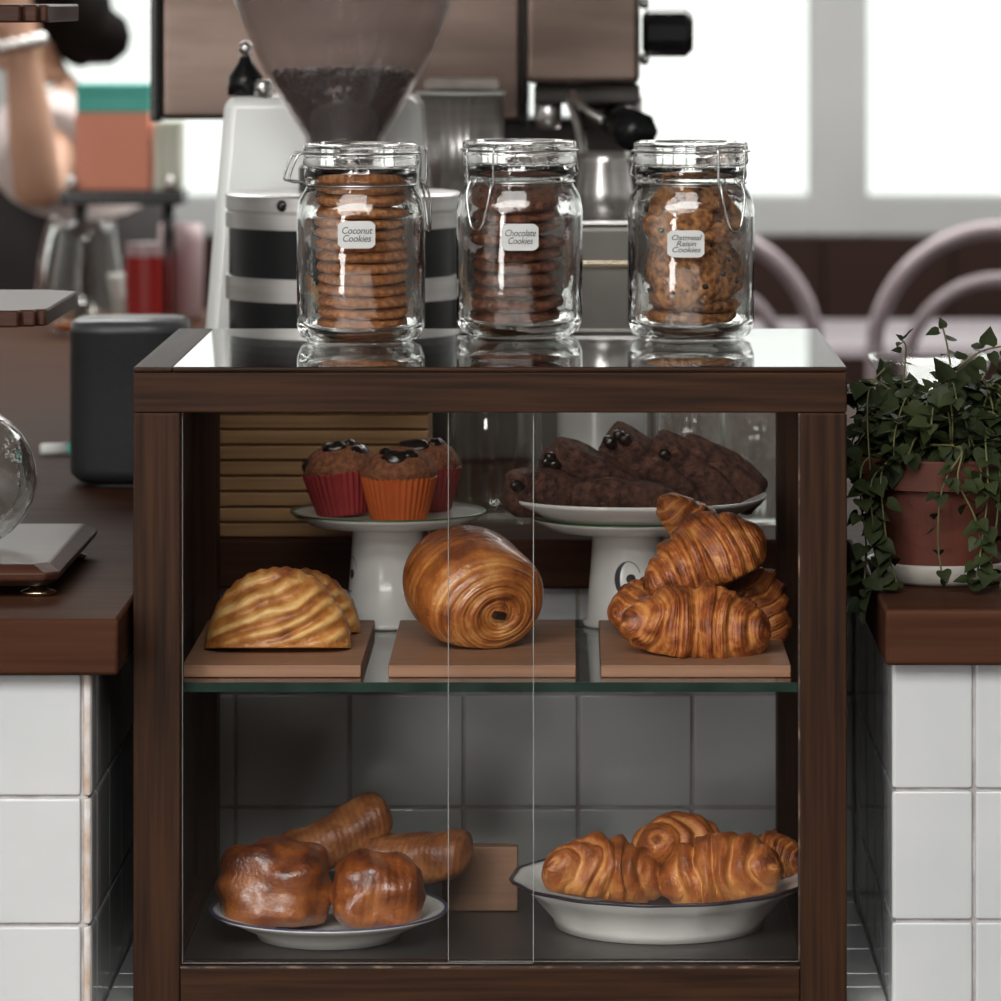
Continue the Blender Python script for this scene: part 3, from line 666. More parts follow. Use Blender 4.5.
# platter of loaf slices
pl = thing('platter', 'white rounded platter holding dark chocolate loaf slices on the numbered stand', 'platter', (WX(636, YS2), YS2, pz2 + .0035))
prf = [(0, .0), (.085, .0), (.09, .001), (.118, .016), (.1205, .0195), (.119, .020), (.112, .0165), (.088, .0045), (0, .0045)]
B(lathe(prf, 96, sq=2.3), 'dish', M['ceramic'], pl)
def slab(lx, ly, lz, seed, sub=26):
    bm = bmesh.new(); bmesh.ops.create_cube(bm, size=2)
    bmesh.ops.bevel(bm, geom=list(bm.edges), offset=.22, segments=2, affect='EDGES', profile=.5)
    bmesh.ops.triangulate(bm, faces=list(bm.faces)); 
    for k in range(4): bmesh.ops.subdivide_edges(bm, edges=[e for e in bm.edges if (Vector(((e.verts[0].co.x - e.verts[1].co.x) * lx, (e.verts[0].co.y - e.verts[1].co.y) * ly, (e.verts[0].co.z - e.verts[1].co.z) * lz))).length > .004], cuts=1, use_grid_fill=True)
    bmesh.ops.triangulate(bm, faces=list(bm.faces)); bm.verts.index_update()
    v = [Vector((p.co.x * lx, p.co.y * ly, p.co.z * lz * (1 - .28 * (p.co.x + .2) ** 2 * (p.co.z > 0)))) for p in bm.verts]; f = [[p.index for p in q.verts] for q in bm.faces]; bm.free()
    for p in v:
        n1 = noise.noise(Vector(p) * 45 + Vector((seed * 5, 0, 0))); n2 = noise.noise(Vector(p) * 130 + Vector((0, seed, 0)))
        p += p.normalized() * (.0035 * n1 + .0014 * n2)
    return v, f
PZ = pz2 + .008
gs = 'dark loaf slices on the platter'
for i, (px, Y, dz, rx, ry, rz, L_, lab) in enumerate([
        (543, .350, .021, 8, 4, 24, .036, 'dark loaf slice lying flat at the left end of the platter'),
        (597, .385, .033, 28, 24, 16, .052, 'dark loaf slice with black nuts on its raised end, second along the platter'),
        (652, .405, .036, 30, 37, 14, .052, 'dark loaf slice leaning steeply in the middle of the platter, its pale end up'),
        (694, .410, .032, 30, 33, 10, .050, 'dark loaf slice leaning on the steep one at the right half of the platter'),
        (720, .415, .031, 28, 29, 4, .044, 'greyish end slice, last along the platter at the right'),
        (622, .335, .014, 4, 2, 2, .046, 'low dark loaf slice along the front edge of the platter')]):
    t = thing('loaf_slice', lab, 'cake slice', (WX(px, Y), Y, PZ + dz), (R_(rx), R_(ry), R_(rz)), gs)
    B(slab(L_, .0125, .0205, i + 1), 'crumb', M['biscotti'], t)
    for q in range(0 if i in (4, 5) else (4 if i in (1, 2) else 1)):
        p = (-L_ * .9 + rnd.uniform(-.006, .012), -.0125 + rnd.uniform(-.001, .002), rnd.uniform(-.003, .014))
        B(blob(.0065, .004, .0055, 8, .2, 2, q + i), 'nut', M['choc'], t, loc=p)

# ------------------------------------------------------------------ cookie jars
JH, JR = .179, .0578
def cyl_map(vf, r, ang, z, bend=1):
    return [((r) * math.cos(ang + x / r), (r) * math.sin(ang + x / r), z + y) for x, y, *_ in vf[0]], vf[1]
def jar(px, Y, wire_ang, lab_ang, words, labz, label, wire_label):
    x = WX(px, Y); j = thing('clip_top_jar', label, 'jar', (x, Y, TOP + .0003), group='clip-top jars of cookies on the cabinet')
    sh = .138
    out = [(0, .004), (.030, .003), (.040, 0), (.0475, .0005), (.054, .004), (JR, .014), (JR + .0002, .05), (JR + .0002, sh - .022), (JR - .002, sh - .010), (.0505, sh - .001), (.0485, sh + .003), (.0505, sh + .007), (.0515, sh + .013), (.0505, sh + .018)]
    inn = [(.0465, sh + .018), (.0462, sh), (.0478, sh - .006), (JR - .0065, sh - .016), (JR - .0050, sh - .03), (JR - .0050, .018), (JR - .010, .009), (0, .0085)]
    v, f = [], []; n = 72; prof = out + inn; k = len(prof)
    for q in range(n):
        a = 2 * PI * q / n
        for r, z in prof:
            w_ = max(0, min(1, (sh - .004 - z) / .02)); sq = 2 + 1.1 * w_
            g = 1 / (abs(math.cos(a)) ** sq + abs(math.sin(a)) ** sq) ** (1 / sq)
            g = 1 + (g - 1) * .55
            v.append((r * g * math.cos(a), r * g * math.sin(a), z))
    for q in range(n):
        for i in range(k - 1): f.append((q * k + i, ((q + 1) % n) * k + i, ((q + 1) % n) * k + i + 1, q * k + i + 1))
    B((v, f), 'glass_body', M['glass'], j)
    ld = [(0, sh + .0192), (.046, sh + .0192), (.051, sh + .0195), (.0525, sh + .022), (.0525, sh + .029), (.0512, sh + .032), (.0525, sh + .035), (.0520, sh + .0395), (.049, sh + .041), (.042, sh + .0408), (.039, sh + .037), (0, sh + .036)]
    B(lathe(ld, 72), 'glass_lid', M['glass'], j)
    B(lathe([(.0470, sh + .0181), (.0518, sh + .0181), (.0522, sh + .0186), (.0518, sh + .0191), (.0470, sh + .0191)], 64, close=False), 'seal_ring', M['thinglass'], j)
    mb = MB()
    ring = lambda r, z: [(r * math.cos(2 * PI * i / 48), r * math.sin(2 * PI * i / 48), z) for i in range(48)]
    mb.add(tube(ring(.0500, sh + .003), .0011, 8, True)); mb.add(tube(ring(.0536, sh + .032), .0010, 8, True))
    ca, sa = math.cos(wire_ang), math.sin(wire_ang); rm = Matrix.Rotation(wire_ang, 4, 'Z')
    def loop(pts, cl=True, r=.0011): mb.add(tube(smooth_path(pts + ([pts[0]] if cl else []), 5), r, 7), mtx=rm)
    w_ = .0155
    # tall bail over the lid edge and the drop lever below it
    loop([(.0545, -w_, sh + .036), (.0575, -w_, sh + .030), (.057, -w_ * .95, sh + .004), (.0575, -w_ * .8, sh - .001), (.057, -w_ * .45, sh + .003), (.0545, -w_ * .4, sh + .008)], False)
    loop([(.0545, w_, sh + .036), (.0575, w_, sh + .030), (.057, w_ * .95, sh + .004), (.0575, w_ * .8, sh - .001), (.057, w_ * .45, sh + .003), (.0545, w_ * .4, sh + .008)], False)
    loop([(.0545, -w_, sh + .036), (.0552, 0, sh + .037), (.0545, w_, sh + .036)], False)
    loop([(.056, -w_ * .75, sh + .006), (.0605, -w_ * .85, sh - .008), (.0625, -w_ * .45, sh - .034), (.063, 0, sh - .040), (.0625, w_ * .45, sh - .034), (.0605, w_ * .85, sh - .008), (.056, w_ * .75, sh + .006)], False)
    # hinge on the opposite side
    loop([(-.052, -w_, sh + .032), (-.060, -w_, sh + .030), (-.0675, -w_, sh + .012), (-.066, -w_, sh + .007), (-.056, -w_, sh + .006), (-.051, -w_, sh + .003)], False, .0012)
    loop([(-.052, w_, sh + .032), (-.060, w_, sh + .030), (-.0675, w_, sh + .012), (-.066, w_, sh + .007), (-.056, w_, sh + .006), (-.051, w_, sh + .003)], False, .0012)
    loop([(-.060, -w_, sh + .030), (-.0605, 0, sh + .030), (-.060, w_, sh + .030)], False, .0012)
    w = mb.build('wire_bail', M['wire'], j)
    # paper label with handwriting
    hw, hh, c = .0168, .0122, .0035
    pts = [(-hw + c, -hh), (hw - c, -hh), (hw, -hh + c), (hw, hh - c), (hw - c, hh), (-hw + c, hh), (-hw, hh - c), (-hw, -hh + c)]
    lr = JR * 1.0 + .0012
    def onjar(x_, y_, e=0):
        a = lab_ang + x_ / lr; sq = 3.1
        g = 1 + (1 / (abs(math.cos(a)) ** sq + abs(math.sin(a)) ** sq) ** (1 / sq) - 1) * .55
        return ((JR + .0006 + e) * g * math.cos(a), (JR + .0006 + e) * g * math.sin(a), labz + y_)
    v, f = [], []; nx = 12
    for i in range(nx + 1):
        x_ = -hw + 2 * hw * i / nx; hy = hh - max(0, abs(x_) - hw + c)
        v += [onjar(x_, -hy), onjar(x_, hy)]
    for i in range(nx): f.append((2 * i, 2 * i + 1, 2 * i + 3, 2 * i + 2))
    lb = B((v, f), 'paper_label', M['paper'], j)
    tv_, tf_ = text_vf(words, .0072 if words.count('\n') == 2 else .0088)
    sc = min(1.15, .0145 / max(abs(p[0]) for p in tv_))
    B(([onjar(p[0] * sc, p[1] * (1.0 if words.count('\n') < 2 else .95), .0005) for p in tv_], tf_), 'handwriting', M['pen'], lb, smooth=False)
    return j
def cookie(r, h, seed, rough=.06):
    pr = [(0, 0), (r * .85, 0), (r * .97, h * .2), (r, h * .45), (r * .95, h * .8), (r * .8, h), (r * .4, h * 1.04), (0, h * 1.04)]
    v, f = lathe(pr, 40)
    o_ = []
    for p in v:
        p = Vector(p); n1 = noise.noise(p * 40 + Vector((seed * 9.1, 0, 0))); n2 = noise.noise(p * 120 + Vector((0, seed * 4, 0)))
        q = 1 + rough * n1 + rough * .5 * n2
        o_.append(Vector((p.x * q, p.y * q, p.z + h * .18 * n1 * (p.z > 0))))
    return o_, f
J1, J2, J3 = (361, .300), (519.5, .375), (691, .345)
JZ = TOP + .0003 + .0102
Y = J1[1]; jar(J1[0], Y, R_(12), R_(-91.5), 'Coconut\nCookies', .0985, 'clip-top glass jar with the tall neat stack of thin golden coconut cookies', '')
Y = J2[1]; jar(J2[0], Y, R_(-128), R_(-89), 'Chocolate\nCookies', .0925, 'clip-top glass jar of dark chocolate cookies standing between two others', '')
Y = J3[1]; jar(J3[0], Y, R_(-52), R_(-96), 'Oatmeal\nRaisin\nCookies', .0880, 'clip-top glass jar of chunky jumbled oatmeal raisin cookies, in front of the window', '')
# coconut stack
x, Y = WX(J1[0], J1[1]), J1[1]; z = JZ
for i in range(14):
    h = .0091
    o = B(cookie(.0425 + rnd.uniform(-.0012, .0008), h, i, .035), 'coconut_cookie', M['coconut'], loc=(x + rnd.uniform(-.002, .002) + (.002 if i < 6 else -.001), Y + rnd.uniform(-.0015, .0015), z), rot=(rnd.uniform(-.02, .02), rnd.uniform(-.02, .02), rnd.uniform(0, 6)))
    tag(o, 'thin golden coconut cookie, ' + ('lowest of' if i == 0 else 'topmost of' if i == 13 else ORD[i + 1] + ' from the bottom of') + ' the neat stack in its jar', 'cookie', 'coconut cookies stacked in a jar'); z += h + .0010
# chocolate stack
x, Y = WX(J2[0], J2[1]), J2[1]; z = JZ + .0006
for i in range(10):
    h = .0102; tl = 0 if i < 6 else (i - 5) * .055
    o = B(cookie(.0450 + rnd.uniform(-.0045, .0005), h, 40 + i, .10), 'chocolate_cookie', M['chocookie'], loc=(x - .0025 + rnd.uniform(-.0022, .0022), Y + rnd.uniform(-.0015, .0015), z + tl * .012), rot=(rnd.uniform(-.03, .03), tl * .8 + rnd.uniform(-.02, .02), rnd.uniform(0, 6)))
    tag(o, 'dark chocolate cookie, ' + ('lowest of' if i == 0 else 'topmost, tilted one of' if i == 9 else ORD[i + 1] + ' from the bottom of') + ' the uneven stack in the middle jar', 'cookie', 'chocolate cookies stacked in a jar'); z += h + .0013 + (0.001 if i > 5 else 0)
# oatmeal jumble
x, Y = WX(J3[0], J3[1]), J3[1]
oat = [((0, .002, .001), (0, 0, 0), 'lying flat on the bottom of the jar'), ((.001, .004, .0135), (.06, .05, 1), 'lying flat, second from the bottom of the jar'),
       ((-.006, -.028, .045), (1.32, .0, .05), 'standing upright at the front below the label, its face outward'),
       ((.021, -.014, .052), (1.25, .3, .75), 'standing on edge at the right side of the jar'),
       ((-.021, .008, .058), (1.30, -.2, -1.1), 'standing on edge at the left side of the jar'),
       ((.004, .022, .055), (1.4, .1, 2.9), 'standing on edge at the back of the jar'),
       ((.002, .0, .036), (.12, -.1, .4), 'lying flat in the heart of the pile, ringed by upright ones'),
       ((-.012, -.014, .0925), (.9, -.35, .2), 'leaning at the upper left behind the label'),
       ((.015, -.004, .0950), (.55, .45, -.3), 'leaning at the upper right below the wire clip'),
       ((.001, .004, .1150), (.3, .15, .5), 'topmost, just under the jar neck')]
for i, (p, r, lab) in enumerate(oat):
    rr = .042 if i < 2 else .032
    if i == 6: rr = .022
    o = thing('oatmeal_cookie', 'chunky oatmeal raisin cookie ' + lab, 'cookie', (x + p[0], Y + p[1], JZ + p[2]), r, 'oatmeal raisin cookies in a jar')
    B(cookie(rr, .0125, 80 + i, .17), 'crumb', M['oatmeal'], o)
    for q in range(6):
        a = rnd.uniform(0, 6.28); d = rr * rnd.uniform(.2, .75)
        B(blob(.0032, .0026, .002, 7, .2, 2, q), 'raisin', M['choc'], o, loc=(d * math.cos(a), d * math.sin(a), .0122))

# ------------------------------------------------------------------ things behind the cabinet on the worktop
o = thing('slatted_crate', 'brown wooden crate of horizontal slats standing behind the cabinet', 'crate', ((WX(218, .5) + WX(420, .5)) / 2, .56, CT + .0003))
hw = (WX(420, .5) - WX(200, .5)) / 2; hgt = WZ(352, .5) - CT
for i in range(12):
    a, b = hgt * i / 12 + .0006, hgt * (i + 1) / 12 - .0012
    B(rbox(-hw, hw, -.06, -.048, a, b, .002), 'slat', M['crate'], o, auto=40)
mb = MB(); mb.add(rbox(-hw, hw, -.0478, .06, .0, .008, .001)); mb.add(rbox(-hw, -hw + .01, -.0478, .06, .0082, hgt, .001)); mb.add(rbox(hw - .01, hw, -.0478, .06, .0082, hgt, .001)); mb.add(rbox(-hw + .0102, hw - .0102, .05, .06, .0082, hgt, .001))
mb.build('box_body', M['crate'], o, auto=40)
mb = MB()
for i in range(4): mb.add(rbox(hw - .03 + i * .004, hw - .028 + i * .004, -.0606, -.0596, hgt * 8.5 / 12, hgt * 8.5 / 12 + .003, .0003))
mb.build('stamped_mark', M['ink'], o)
def vessel(prof_out, th, n=56):
    inn = [(max(0.0001, r - th), z + (th if i == 0 else 0)) for i, (r, z) in enumerate(prof_out)][::-1]
    prof = [(0, prof_out[0][1])] + prof_out + inn + [(0, prof_out[0][1] + th)]
    return lathe(prof, n)
Yg = .64
o = B(vessel([(.040, 0), (.045, .004), (.0465, .02), (.047, .10), (.040, .145), (.030, .165), (.031, .18)], .003), 'glass_carafe', M['thinglass'], loc=(WX(494, Yg), Yg, CT + .0003))
tag(o, 'tall clear glass carafe standing behind the cabinet, between crate and white canister', 'carafe')
o = thing('white_canister', 'white enamel canister standing behind the loaf slices', 'canister', (WX(602, .66), .66, CT + .0003))
B(lathe([(0, 0), (.042, 0), (.044, .003), (.044, .150), (0, .150)], 56), 'body', M['white_paint'], o, auto=50); B(lathe([(0, .1504), (.0455, .1504), (.0455, .160), (.043, .164), (.012, .166), (.010, .176), (0, .178)], 48), 'lid', M['white_paint'], o, auto=50)
for px, Yq, h, r, lab in ((690, .60, .165, .034, 'clear drinking glass behind the right end of the platter, beside the white canister'), (757, .62, .14, .036, 'clear drinking glass behind the cabinet nearest its right rear post')):
    o = B(vessel([(r * .8, 0), (r * .86, .003), (r * .95, .06), (r, h)], .0024), 'drinking_glass', M['thinglass'], loc=(WX(px, Yq), Yq, CT + .0003)); tag(o, lab, 'glass', 'drinking glasses behind the cabinet')

# coffee grinder
XG = WX(342, .8)
g = thing('coffee_grinder', 'white coffee grinder with a clear conical hopper behind the cookie jars', 'coffee grinder', (XG, .83, CT + .0003))
def cpy(Y): return (CAMZ - CT - .001) / S(Y) + HY
def lz(py, Y): return WZ(py, Y) - CT
yb = .12
xl0, xl1 = WX(190, .93) - XG, WX(222, .93) - XG; xr0, xr1 = WX(452, .93) - XG, WX(418, .93) - XG
zt_ = lz(97, .93)
v = [(xl0, yb, .012), (xr0, yb, .012), (xr0, yb + .22, .012), (xl0, yb + .22, .012), (xl1, yb + .012, zt_), (xr1, yb + .012, zt_), (xr1, yb + .19, zt_), (xl1, yb + .19, zt_)]
bm = bmesh.new(); vs = [bm.verts.new(p) for p in v]
for q in [(0, 3, 2, 1), (4, 5, 6, 7), (0, 1, 5, 4), (1, 2, 6, 5), (2, 3, 7, 6), (3, 0, 4, 7)]: bm.faces.new([vs[i] for i in q])
bmesh.ops.bevel(bm, geom=list(bm.edges), offset=.014, segments=4, affect='EDGES', profile=.5); bm.verts.index_update()
body = ([tuple(p.co) for p in bm.verts], [[p.index for p in q.verts] for q in bm.faces]); bm.free()
B(body, 'body', M['white_paint'], g, auto=40)
B(rbox(xl0 - .005, xr0 + .005, -.12, yb + .23, 0, .018, .004), 'base', M['dsteel'], g, auto=40)
r = WX(342, .7) - WX(221, .7)
zz = lambda py: lz(py, .71)
B(lathe([(0, .0182), (r * .97, .0182), (r * .97, zz(307)), (r * .97, zz(305)), (0, zz(305))], 72), 'chamber', M['black'], g, auto=40)
B(lathe([(r * .9, zz(304.8)), (r, zz(304.8)), (r, zz(281)), (r * .9, zz(281))], 72, close=False), 'band', M['steel'], g, auto=40)
B(lathe([(0, zz(281)), (r * .97, zz(281)), (r * .97, zz(232)), (0, zz(232))], 72), 'window_drum', M['black'], g, auto=40)
B(lathe([(r * .9, zz(231.8)), (r, zz(231.8)), (r, zz(216)), (r * .985, zz(215)), (r * .985, zz(214)), (r, zz(213)), (r, zz(199)), (r * .98, zz(197)), (0, zz(196))], 72), 'lid', M['steel'], g, auto=40)
B(blob(.006, .003, .006, 8, 0), 'lid_screw', M['black'], g, loc=((WX(281, .7) - XG), -math.sqrt(r * r - (WX(281, .7) - XG) ** 2), zz(207)))
hy = lambda py: lz(py, .83)
cf = WX(344, .83) - XG
hp = [(.038, hy(192)), (.039, hy(145)), (.042, hy(137)), (.0565, hy(115)), (.083, hy(67)), (.100, hy(30)), (.112, hy(0)), (.123, hy(-40)), (.126, hy(-70))]
B(lathe(hp + [(a - .003, b) for a, b in hp[::-1]], 72, close=False), 'hopper', M['hopper'], g, loc=(cf, 0, 0))
B(lathe([(0, hy(-70)), (.128, hy(-70)), (.128, hy(-78)), (0, hy(-80))], 64), 'hopper_lid', M['black'], g, loc=(cf, 0, 0), auto=40)
B(lathe([(.0, hy(196)), (.046, hy(195.5)), (.046, hy(168)), (.0385, hy(160)), (0, hy(160))], 48), 'collar', M['dsteel'], g, loc=(cf, 0, 0), auto=40)
mb = MB(); mb.add(lathe([(0, 0), (.019, 0), (.018, .02), (.008, .034), (.006, .042), (0, .042)], 32)); mb.build('dosing_lever', M['black'], g, loc=(WX(245, .98) - XG, .16, zt_ + .0002))
B(blob(.0075, .0075, .0075, 10, 0), 'lever_knob', M['steel'], g, loc=(WX(245, .98) - XG, .16, zt_ + .050))
B(lathe([(0, 0), (.01, 0), (.01, .014), (.007, .017), (0, .017)], 24), 'power_button', M['steel'], g, loc=(WX(264, .98) - XG, .14, zt_ + .0002))
# beans
mb = MB()
lev = hy(74)
mb.add(lathe([(0, hy(157)), (.0325, hy(150)), (.0345, hy(137)), (.0485, hy(115)), (.070, hy(77)), (.055, lev - .002), (0, lev + .002)], 48))
for i in range(900):
    if i < 620:
        t = rnd.random() ** .6; py = 137 + (76 - 137) * t
        rr = .0305 + (.0695 - .0305) * min(1, max(0, (137 - py) / 62)); a = rnd.uniform(PI, 2 * PI) ; p = Vector((rr * math.cos(a), rr * math.sin(a), hy(py)))
    else:
        a = rnd.uniform(0, 2 * PI); rr = .072 * math.sqrt(rnd.random()); p = Vector((rr * math.cos(a), rr * math.sin(a), lev + rnd.uniform(-.002, .003)))
    mb.add(blob(.0050, .0034, .0028, 4, .08, 1, i), mtx=Matrix.Translation(p) @ Euler((rnd.uniform(0, 6), rnd.uniform(0, 6), rnd.uniform(0, 6))).to_matrix().to_4x4())
o = mb.build('coffee_beans', M['beans'], loc=(XG + cf, .83, CT + .0003)); tag(o, 'dark roasted coffee beans filling the lower part of the grinder hopper', 'coffee beans', kind='stuff')

# espresso machine
YE = 1.5
em = thing('espresso_machine', 'large brown-grey steel espresso machine behind the grinder and jars', 'espresso machine', (0, 0, CT + .0003))
e = lambda a, b, c, d, y0, y1, r=.006: rbox(WX(a, y0), WX(b, y0), y0, y1, WZ(d, y0) - CT, WZ(c, y0) - CT, r)
B(e(160, 522, -70, 120, YE, YE + .42, .008), 'boiler_housing', M['msteel'], em, auto=40)
B(e(150, 161, -70, 122, YE - .01, YE + .42, .003), 'side_trim', M['black'], em, auto=40)
B(e(521, 528, -70, 130, YE - .03, YE + .4, .002), 'panel_seam', M['black'], em, auto=40)
B(e(526, 640, -70, 84, YE - .10, YE + .42, .008), 'group_housing', M['msteel'], em, auto=40)
kx = WX(640, YE); kz = WZ(33, YE - .04) - CT
mb = MB(); mb.add(lathe([(0, 0), (.020, 0), (.0275, .006), (.0275, .050), (.020, .058), (0, .058)], 10), mtx=Matrix.Translation((kx + .002, YE - .04, kz)) @ Matrix.Rotation(PI / 2, 4, 'Y')); mb.build('steam_knob', M['black'], em, auto=30)
mb = MB()
for dz in (-.03, .034): mb.add(blob(.006, .006, .007, 8, 0), at=(kx + .004, YE - .06, kz + dz))
mb.build('valve_fitting', M['steel'], em)
B(e(235, 640, 120, cpy(YE + .2), YE + .2, YE + .42, .006), 'back_panel', M['dsteel'], em, auto=40)
B(e(534, 640, 84.5, 104, YE - .06, YE + .1, .004), 'group_plate', M['dsteel'], em, auto=40)
B(lathe([(0, 0), (.033, 0), (.036, .012), (.036, .03), (0, .03)], 36), 'portafilter', M['dsteel'], em, loc=(WX(610, YE), YE + .0, WZ(130, YE) - CT))
B(tube([(WX(612, YE), YE - .03, WZ(119, YE) - CT), (WX(622, YE), YE - .09, WZ(122, YE) - CT), (WX(634, YE), YE - .17, WZ(128, YE) - CT)], .021, 8, taper=lambda t: .75 + .45 * t), 'portafilter_handle', M['black'], em)
B(tube(smooth_path([(WX(566, YE), YE - .05, WZ(90, YE) - CT), (WX(577, YE), YE - .07, WZ(120, YE) - CT), (WX(583, YE), YE - .09, WZ(160, YE) - CT), (WX(586, YE), YE - .1, WZ(196, YE) - CT)]), .0055, 10), 'steam_wand', M['steel'], em)
B(tube(smooth_path([(WX(572, YE), YE - .11, WZ(92, YE) - CT), (WX(584, YE), YE - .14, WZ(106, YE) - CT), (WX(602, YE), YE - .15, WZ(117, YE) - CT)]), .005, 10), 'group_lever', M['steel'], em)
for px in (548, 628): B(lathe([(0, 0), (.014, 0), (.016, .01), (.016, .045), (0, .045)], 24), 'spout', M['steel'], em, loc=(WX(px, YE), YE - .03, WZ(128, YE) - CT))
tz = WZ(190, 1.25) - CT
YD = 1.22
B(e(400, 655, 226, cpy(YD), YD, YE + .195, .006), 'drip_tray', M['tray'], em, auto=40)
B(rbox(WX(400, YD) - .004, WX(655, YD) + .004, YD - .008, YE + .2, WZ(226, YD) - CT + .0004, WZ(221, YD) - CT, .002), 'tray_rim', M['steel'], em, auto=40)
B(e(400, 655, 262, 268, YD - .006, YD + .01, .001), 'tray_trim', M['brass'], em, auto=40)
TRZ = WZ(221, YD) + .0008
o = thing('steel_canister', 'ribbed stainless steel canister standing on the espresso machine tray', 'canister', (WX(460, 1.28), 1.30, TRZ))
mb = MB(); hc = WZ(92, 1.25) - TRZ
mb.add(lathe([(0, 0), (.048, 0), (.048, hc - .004), (.0445, hc - .004), (.0445, .004), (0, .004)], 96, wob=lambda a, t: .012 * math.cos(a * 28))); mb.build('body', M['steel'], o)
B(lathe([(.0452, hc - .004), (.0505, hc - .004), (.0505, hc), (.0452, hc)], 64, close=False), 'rim', M['white_paint'], o)
o = B(rbox(-.042, .042, -.03, .03, 0, .014, .006, 3), 'folded_cloth', M['cloth'], loc=(WX(462, 1.3), 1.30, TRZ + hc + .0004)); tag(o, 'pale folded cloth resting on the ribbed steel canister', 'cloth')
o = thing('milk_pitcher', 'stainless milk pitcher standing on the espresso machine tray below the group', 'pitcher', (WX(604, 1.27), 1.27, TRZ))
B(vessel([(.028, 0), (.0315, .003), (.0315, .03), (.0265, .062), (.029, .074)], .002), 'body', M['steel'], o); B(tube(smooth_path([(.0285, 0, .066), (.048, 0, .062), (.05, 0, .034), (.031, 0, .016)]), .003, 8), 'handle', M['steel'], o)

# ------------------------------------------------------------------ left: speaker, drip tower, flask
o = thing('smart_speaker', 'black rounded box loudspeaker standing on the worktop beside the cabinet', 'speaker', (WX(131, 1.0), 1.0, CT + .0003))
hs = WZ(322, .94) - CT
B(lathe([(0, .004), (.052, .004), (.061, .012), (.0625, .02), (.0625, hs - .016), (.0622, hs - .012)], 72, sq=3.2), 'grille', M['speaker'], o, auto=60)
B(lathe([(.0620, hs - .0118), (.0622, hs - .010), (.061, hs - .003), (.056, hs), (0, hs)], 72, sq=3.2, close=False), 'top_cap', M['speakertop'], o)
B(lathe([(0, 0), (.05, 0), (.05, .0038), (0, .0038)], 48, sq=3.2), 'foot', M['black'], o)
o = thing('marker_pen', 'small pen with a pale cap lying on the worktop beside the black speaker', 'pen', (WX(58, 1.3), 1.3, CT + .0075), (0, 0, R_(12)))
B(lathe([(0, 0), (.005, 0), (.0065, .004), (.0065, .03), (0, .03)], 20), 'cap', M['white_paint'], o, loc=(-.02, 0, 0), rot=(0, R_(90), 0)); B(lathe([(0, .0305), (.0062, .0305), (.0062, .09), (.004, .095), (0, .095)], 20), 'barrel', M['teal'], o, loc=(-.02, 0, 0), rot=(0, R_(90), 0))
# cold drip tower: stepped-corner wooden tiers on two posts (posts stand beyond the frame)
def stepped(hx, hy, s):
    q = [(hx, hy - 3 * s), (hx, -hy + 3 * s)]
    c = [(hx, -hy + 3 * s), (hx - .2 * s, -hy + 2.0 * s), (hx - .9 * s, -hy + 2.0 * s), (hx - 1.0 * s, -hy + 1.0 * s), (hx - 2.2 * s, -hy + 1.0 * s), (hx - 2.4 * s, -hy)]
    full = c + [(-x, y) for x, y in c[::-1]] + [(-x, -y) for x, y in c] + [(x, -y) for x, y in c[::-1]]
    return full
XT, YT_ = WX(-110, .2), .205
tw = thing('cold_drip_tower', 'dark walnut cold drip coffee tower with stepped shelves on brass feet', 'drip tower', (XT, YT_, CT + .0003))
hx2 = WX(50, .1) - XT
for nm, py_t, py_b, hx_, hy_ in (('shelf', 311, 328, hx2, .145), ('shelf', 5, 23, WX(52, .1) - XT, .145)):
    z1_, z0_ = WZ(py_t, YT_ - .145) - CT, WZ(py_b, YT_ - .145) - CT
    B(prism(stepped(hx_, hy_, .0095), z0_, z1_), nm, M['tower'], tw, auto=30, bev=.002)
xb = WX(48, .06) - XT
v = []
zt1 = WZ(563, .06) - CT; zb1 = zt1 - .019
for z, ix in ((zb1, .012), (zb1 + .006, .002), (zb1 + .012, .0), (zt1, .012)):
    v.append((z, ix))
vv, ff = [], []
for z, ix in v:
    hx_, hy_ = xb + .012 - ix, .165 - ix
    vv += [(-hx_, -hy_, z), (hx_ - .012, -hy_, z), (hx_, -hy_ + .012, z), (hx_, hy_, z), (-hx_, hy_, z)]
for i in range(3):
    for j in range(5): ff.append((i * 5 + j, i * 5 + (j + 1) % 5, (i + 1) * 5 + (j + 1) % 5, (i + 1) * 5 + j))
ff += [list(range(5))[::-1], [15 + j for j in range(5)]]
B((vv, ff), 'base', M['tower'], tw, auto=20, bev=.0015)
for x_, y_ in ((WX(38, .07) - XT, -.13), (-.15, -.13), (WX(38, .07) - XT, .13), (-.15, .13)):
    B(lathe([(0, 0), (.012, 0), (.0148, .002), (.015, .0035), (.008, .006), (.006, zb1), (0, zb1)], 32), 'foot', M['brass'], tw, loc=(x_, y_, 0))
for x_ in (-.14, .05 - .16): B(lathe([(0, zt1), (.011, zt1), (.011, WZ(5, .1) - CT - .002), (0, WZ(5, .1) - CT - .002)], 24), 'pole', M['tower'], tw, loc=(x_ - .01, .06, 0))
rf = .062
fz = CT + zt1 + .0008
prf = [(0, 0), (.018, .0005)] + [(rf * math.sin(t), rf - rf * math.cos(t)) for t in [R_(20 + 10 * i) for i in range(14)]] + [(.020, .130), (.019, .150), (.022, .158)]
o = B(lathe(prf + [(max(.0001, a - .0022), b + (.0022 if i < 3 else 0)) for i, (a, b) in enumerate(prf)][::-1], 64), 'round_flask', M['glass'], loc=(WX(-37, .14), .16, fz))
tag(o, 'round clear glass flask resting on the base of the walnut drip tower', 'flask')

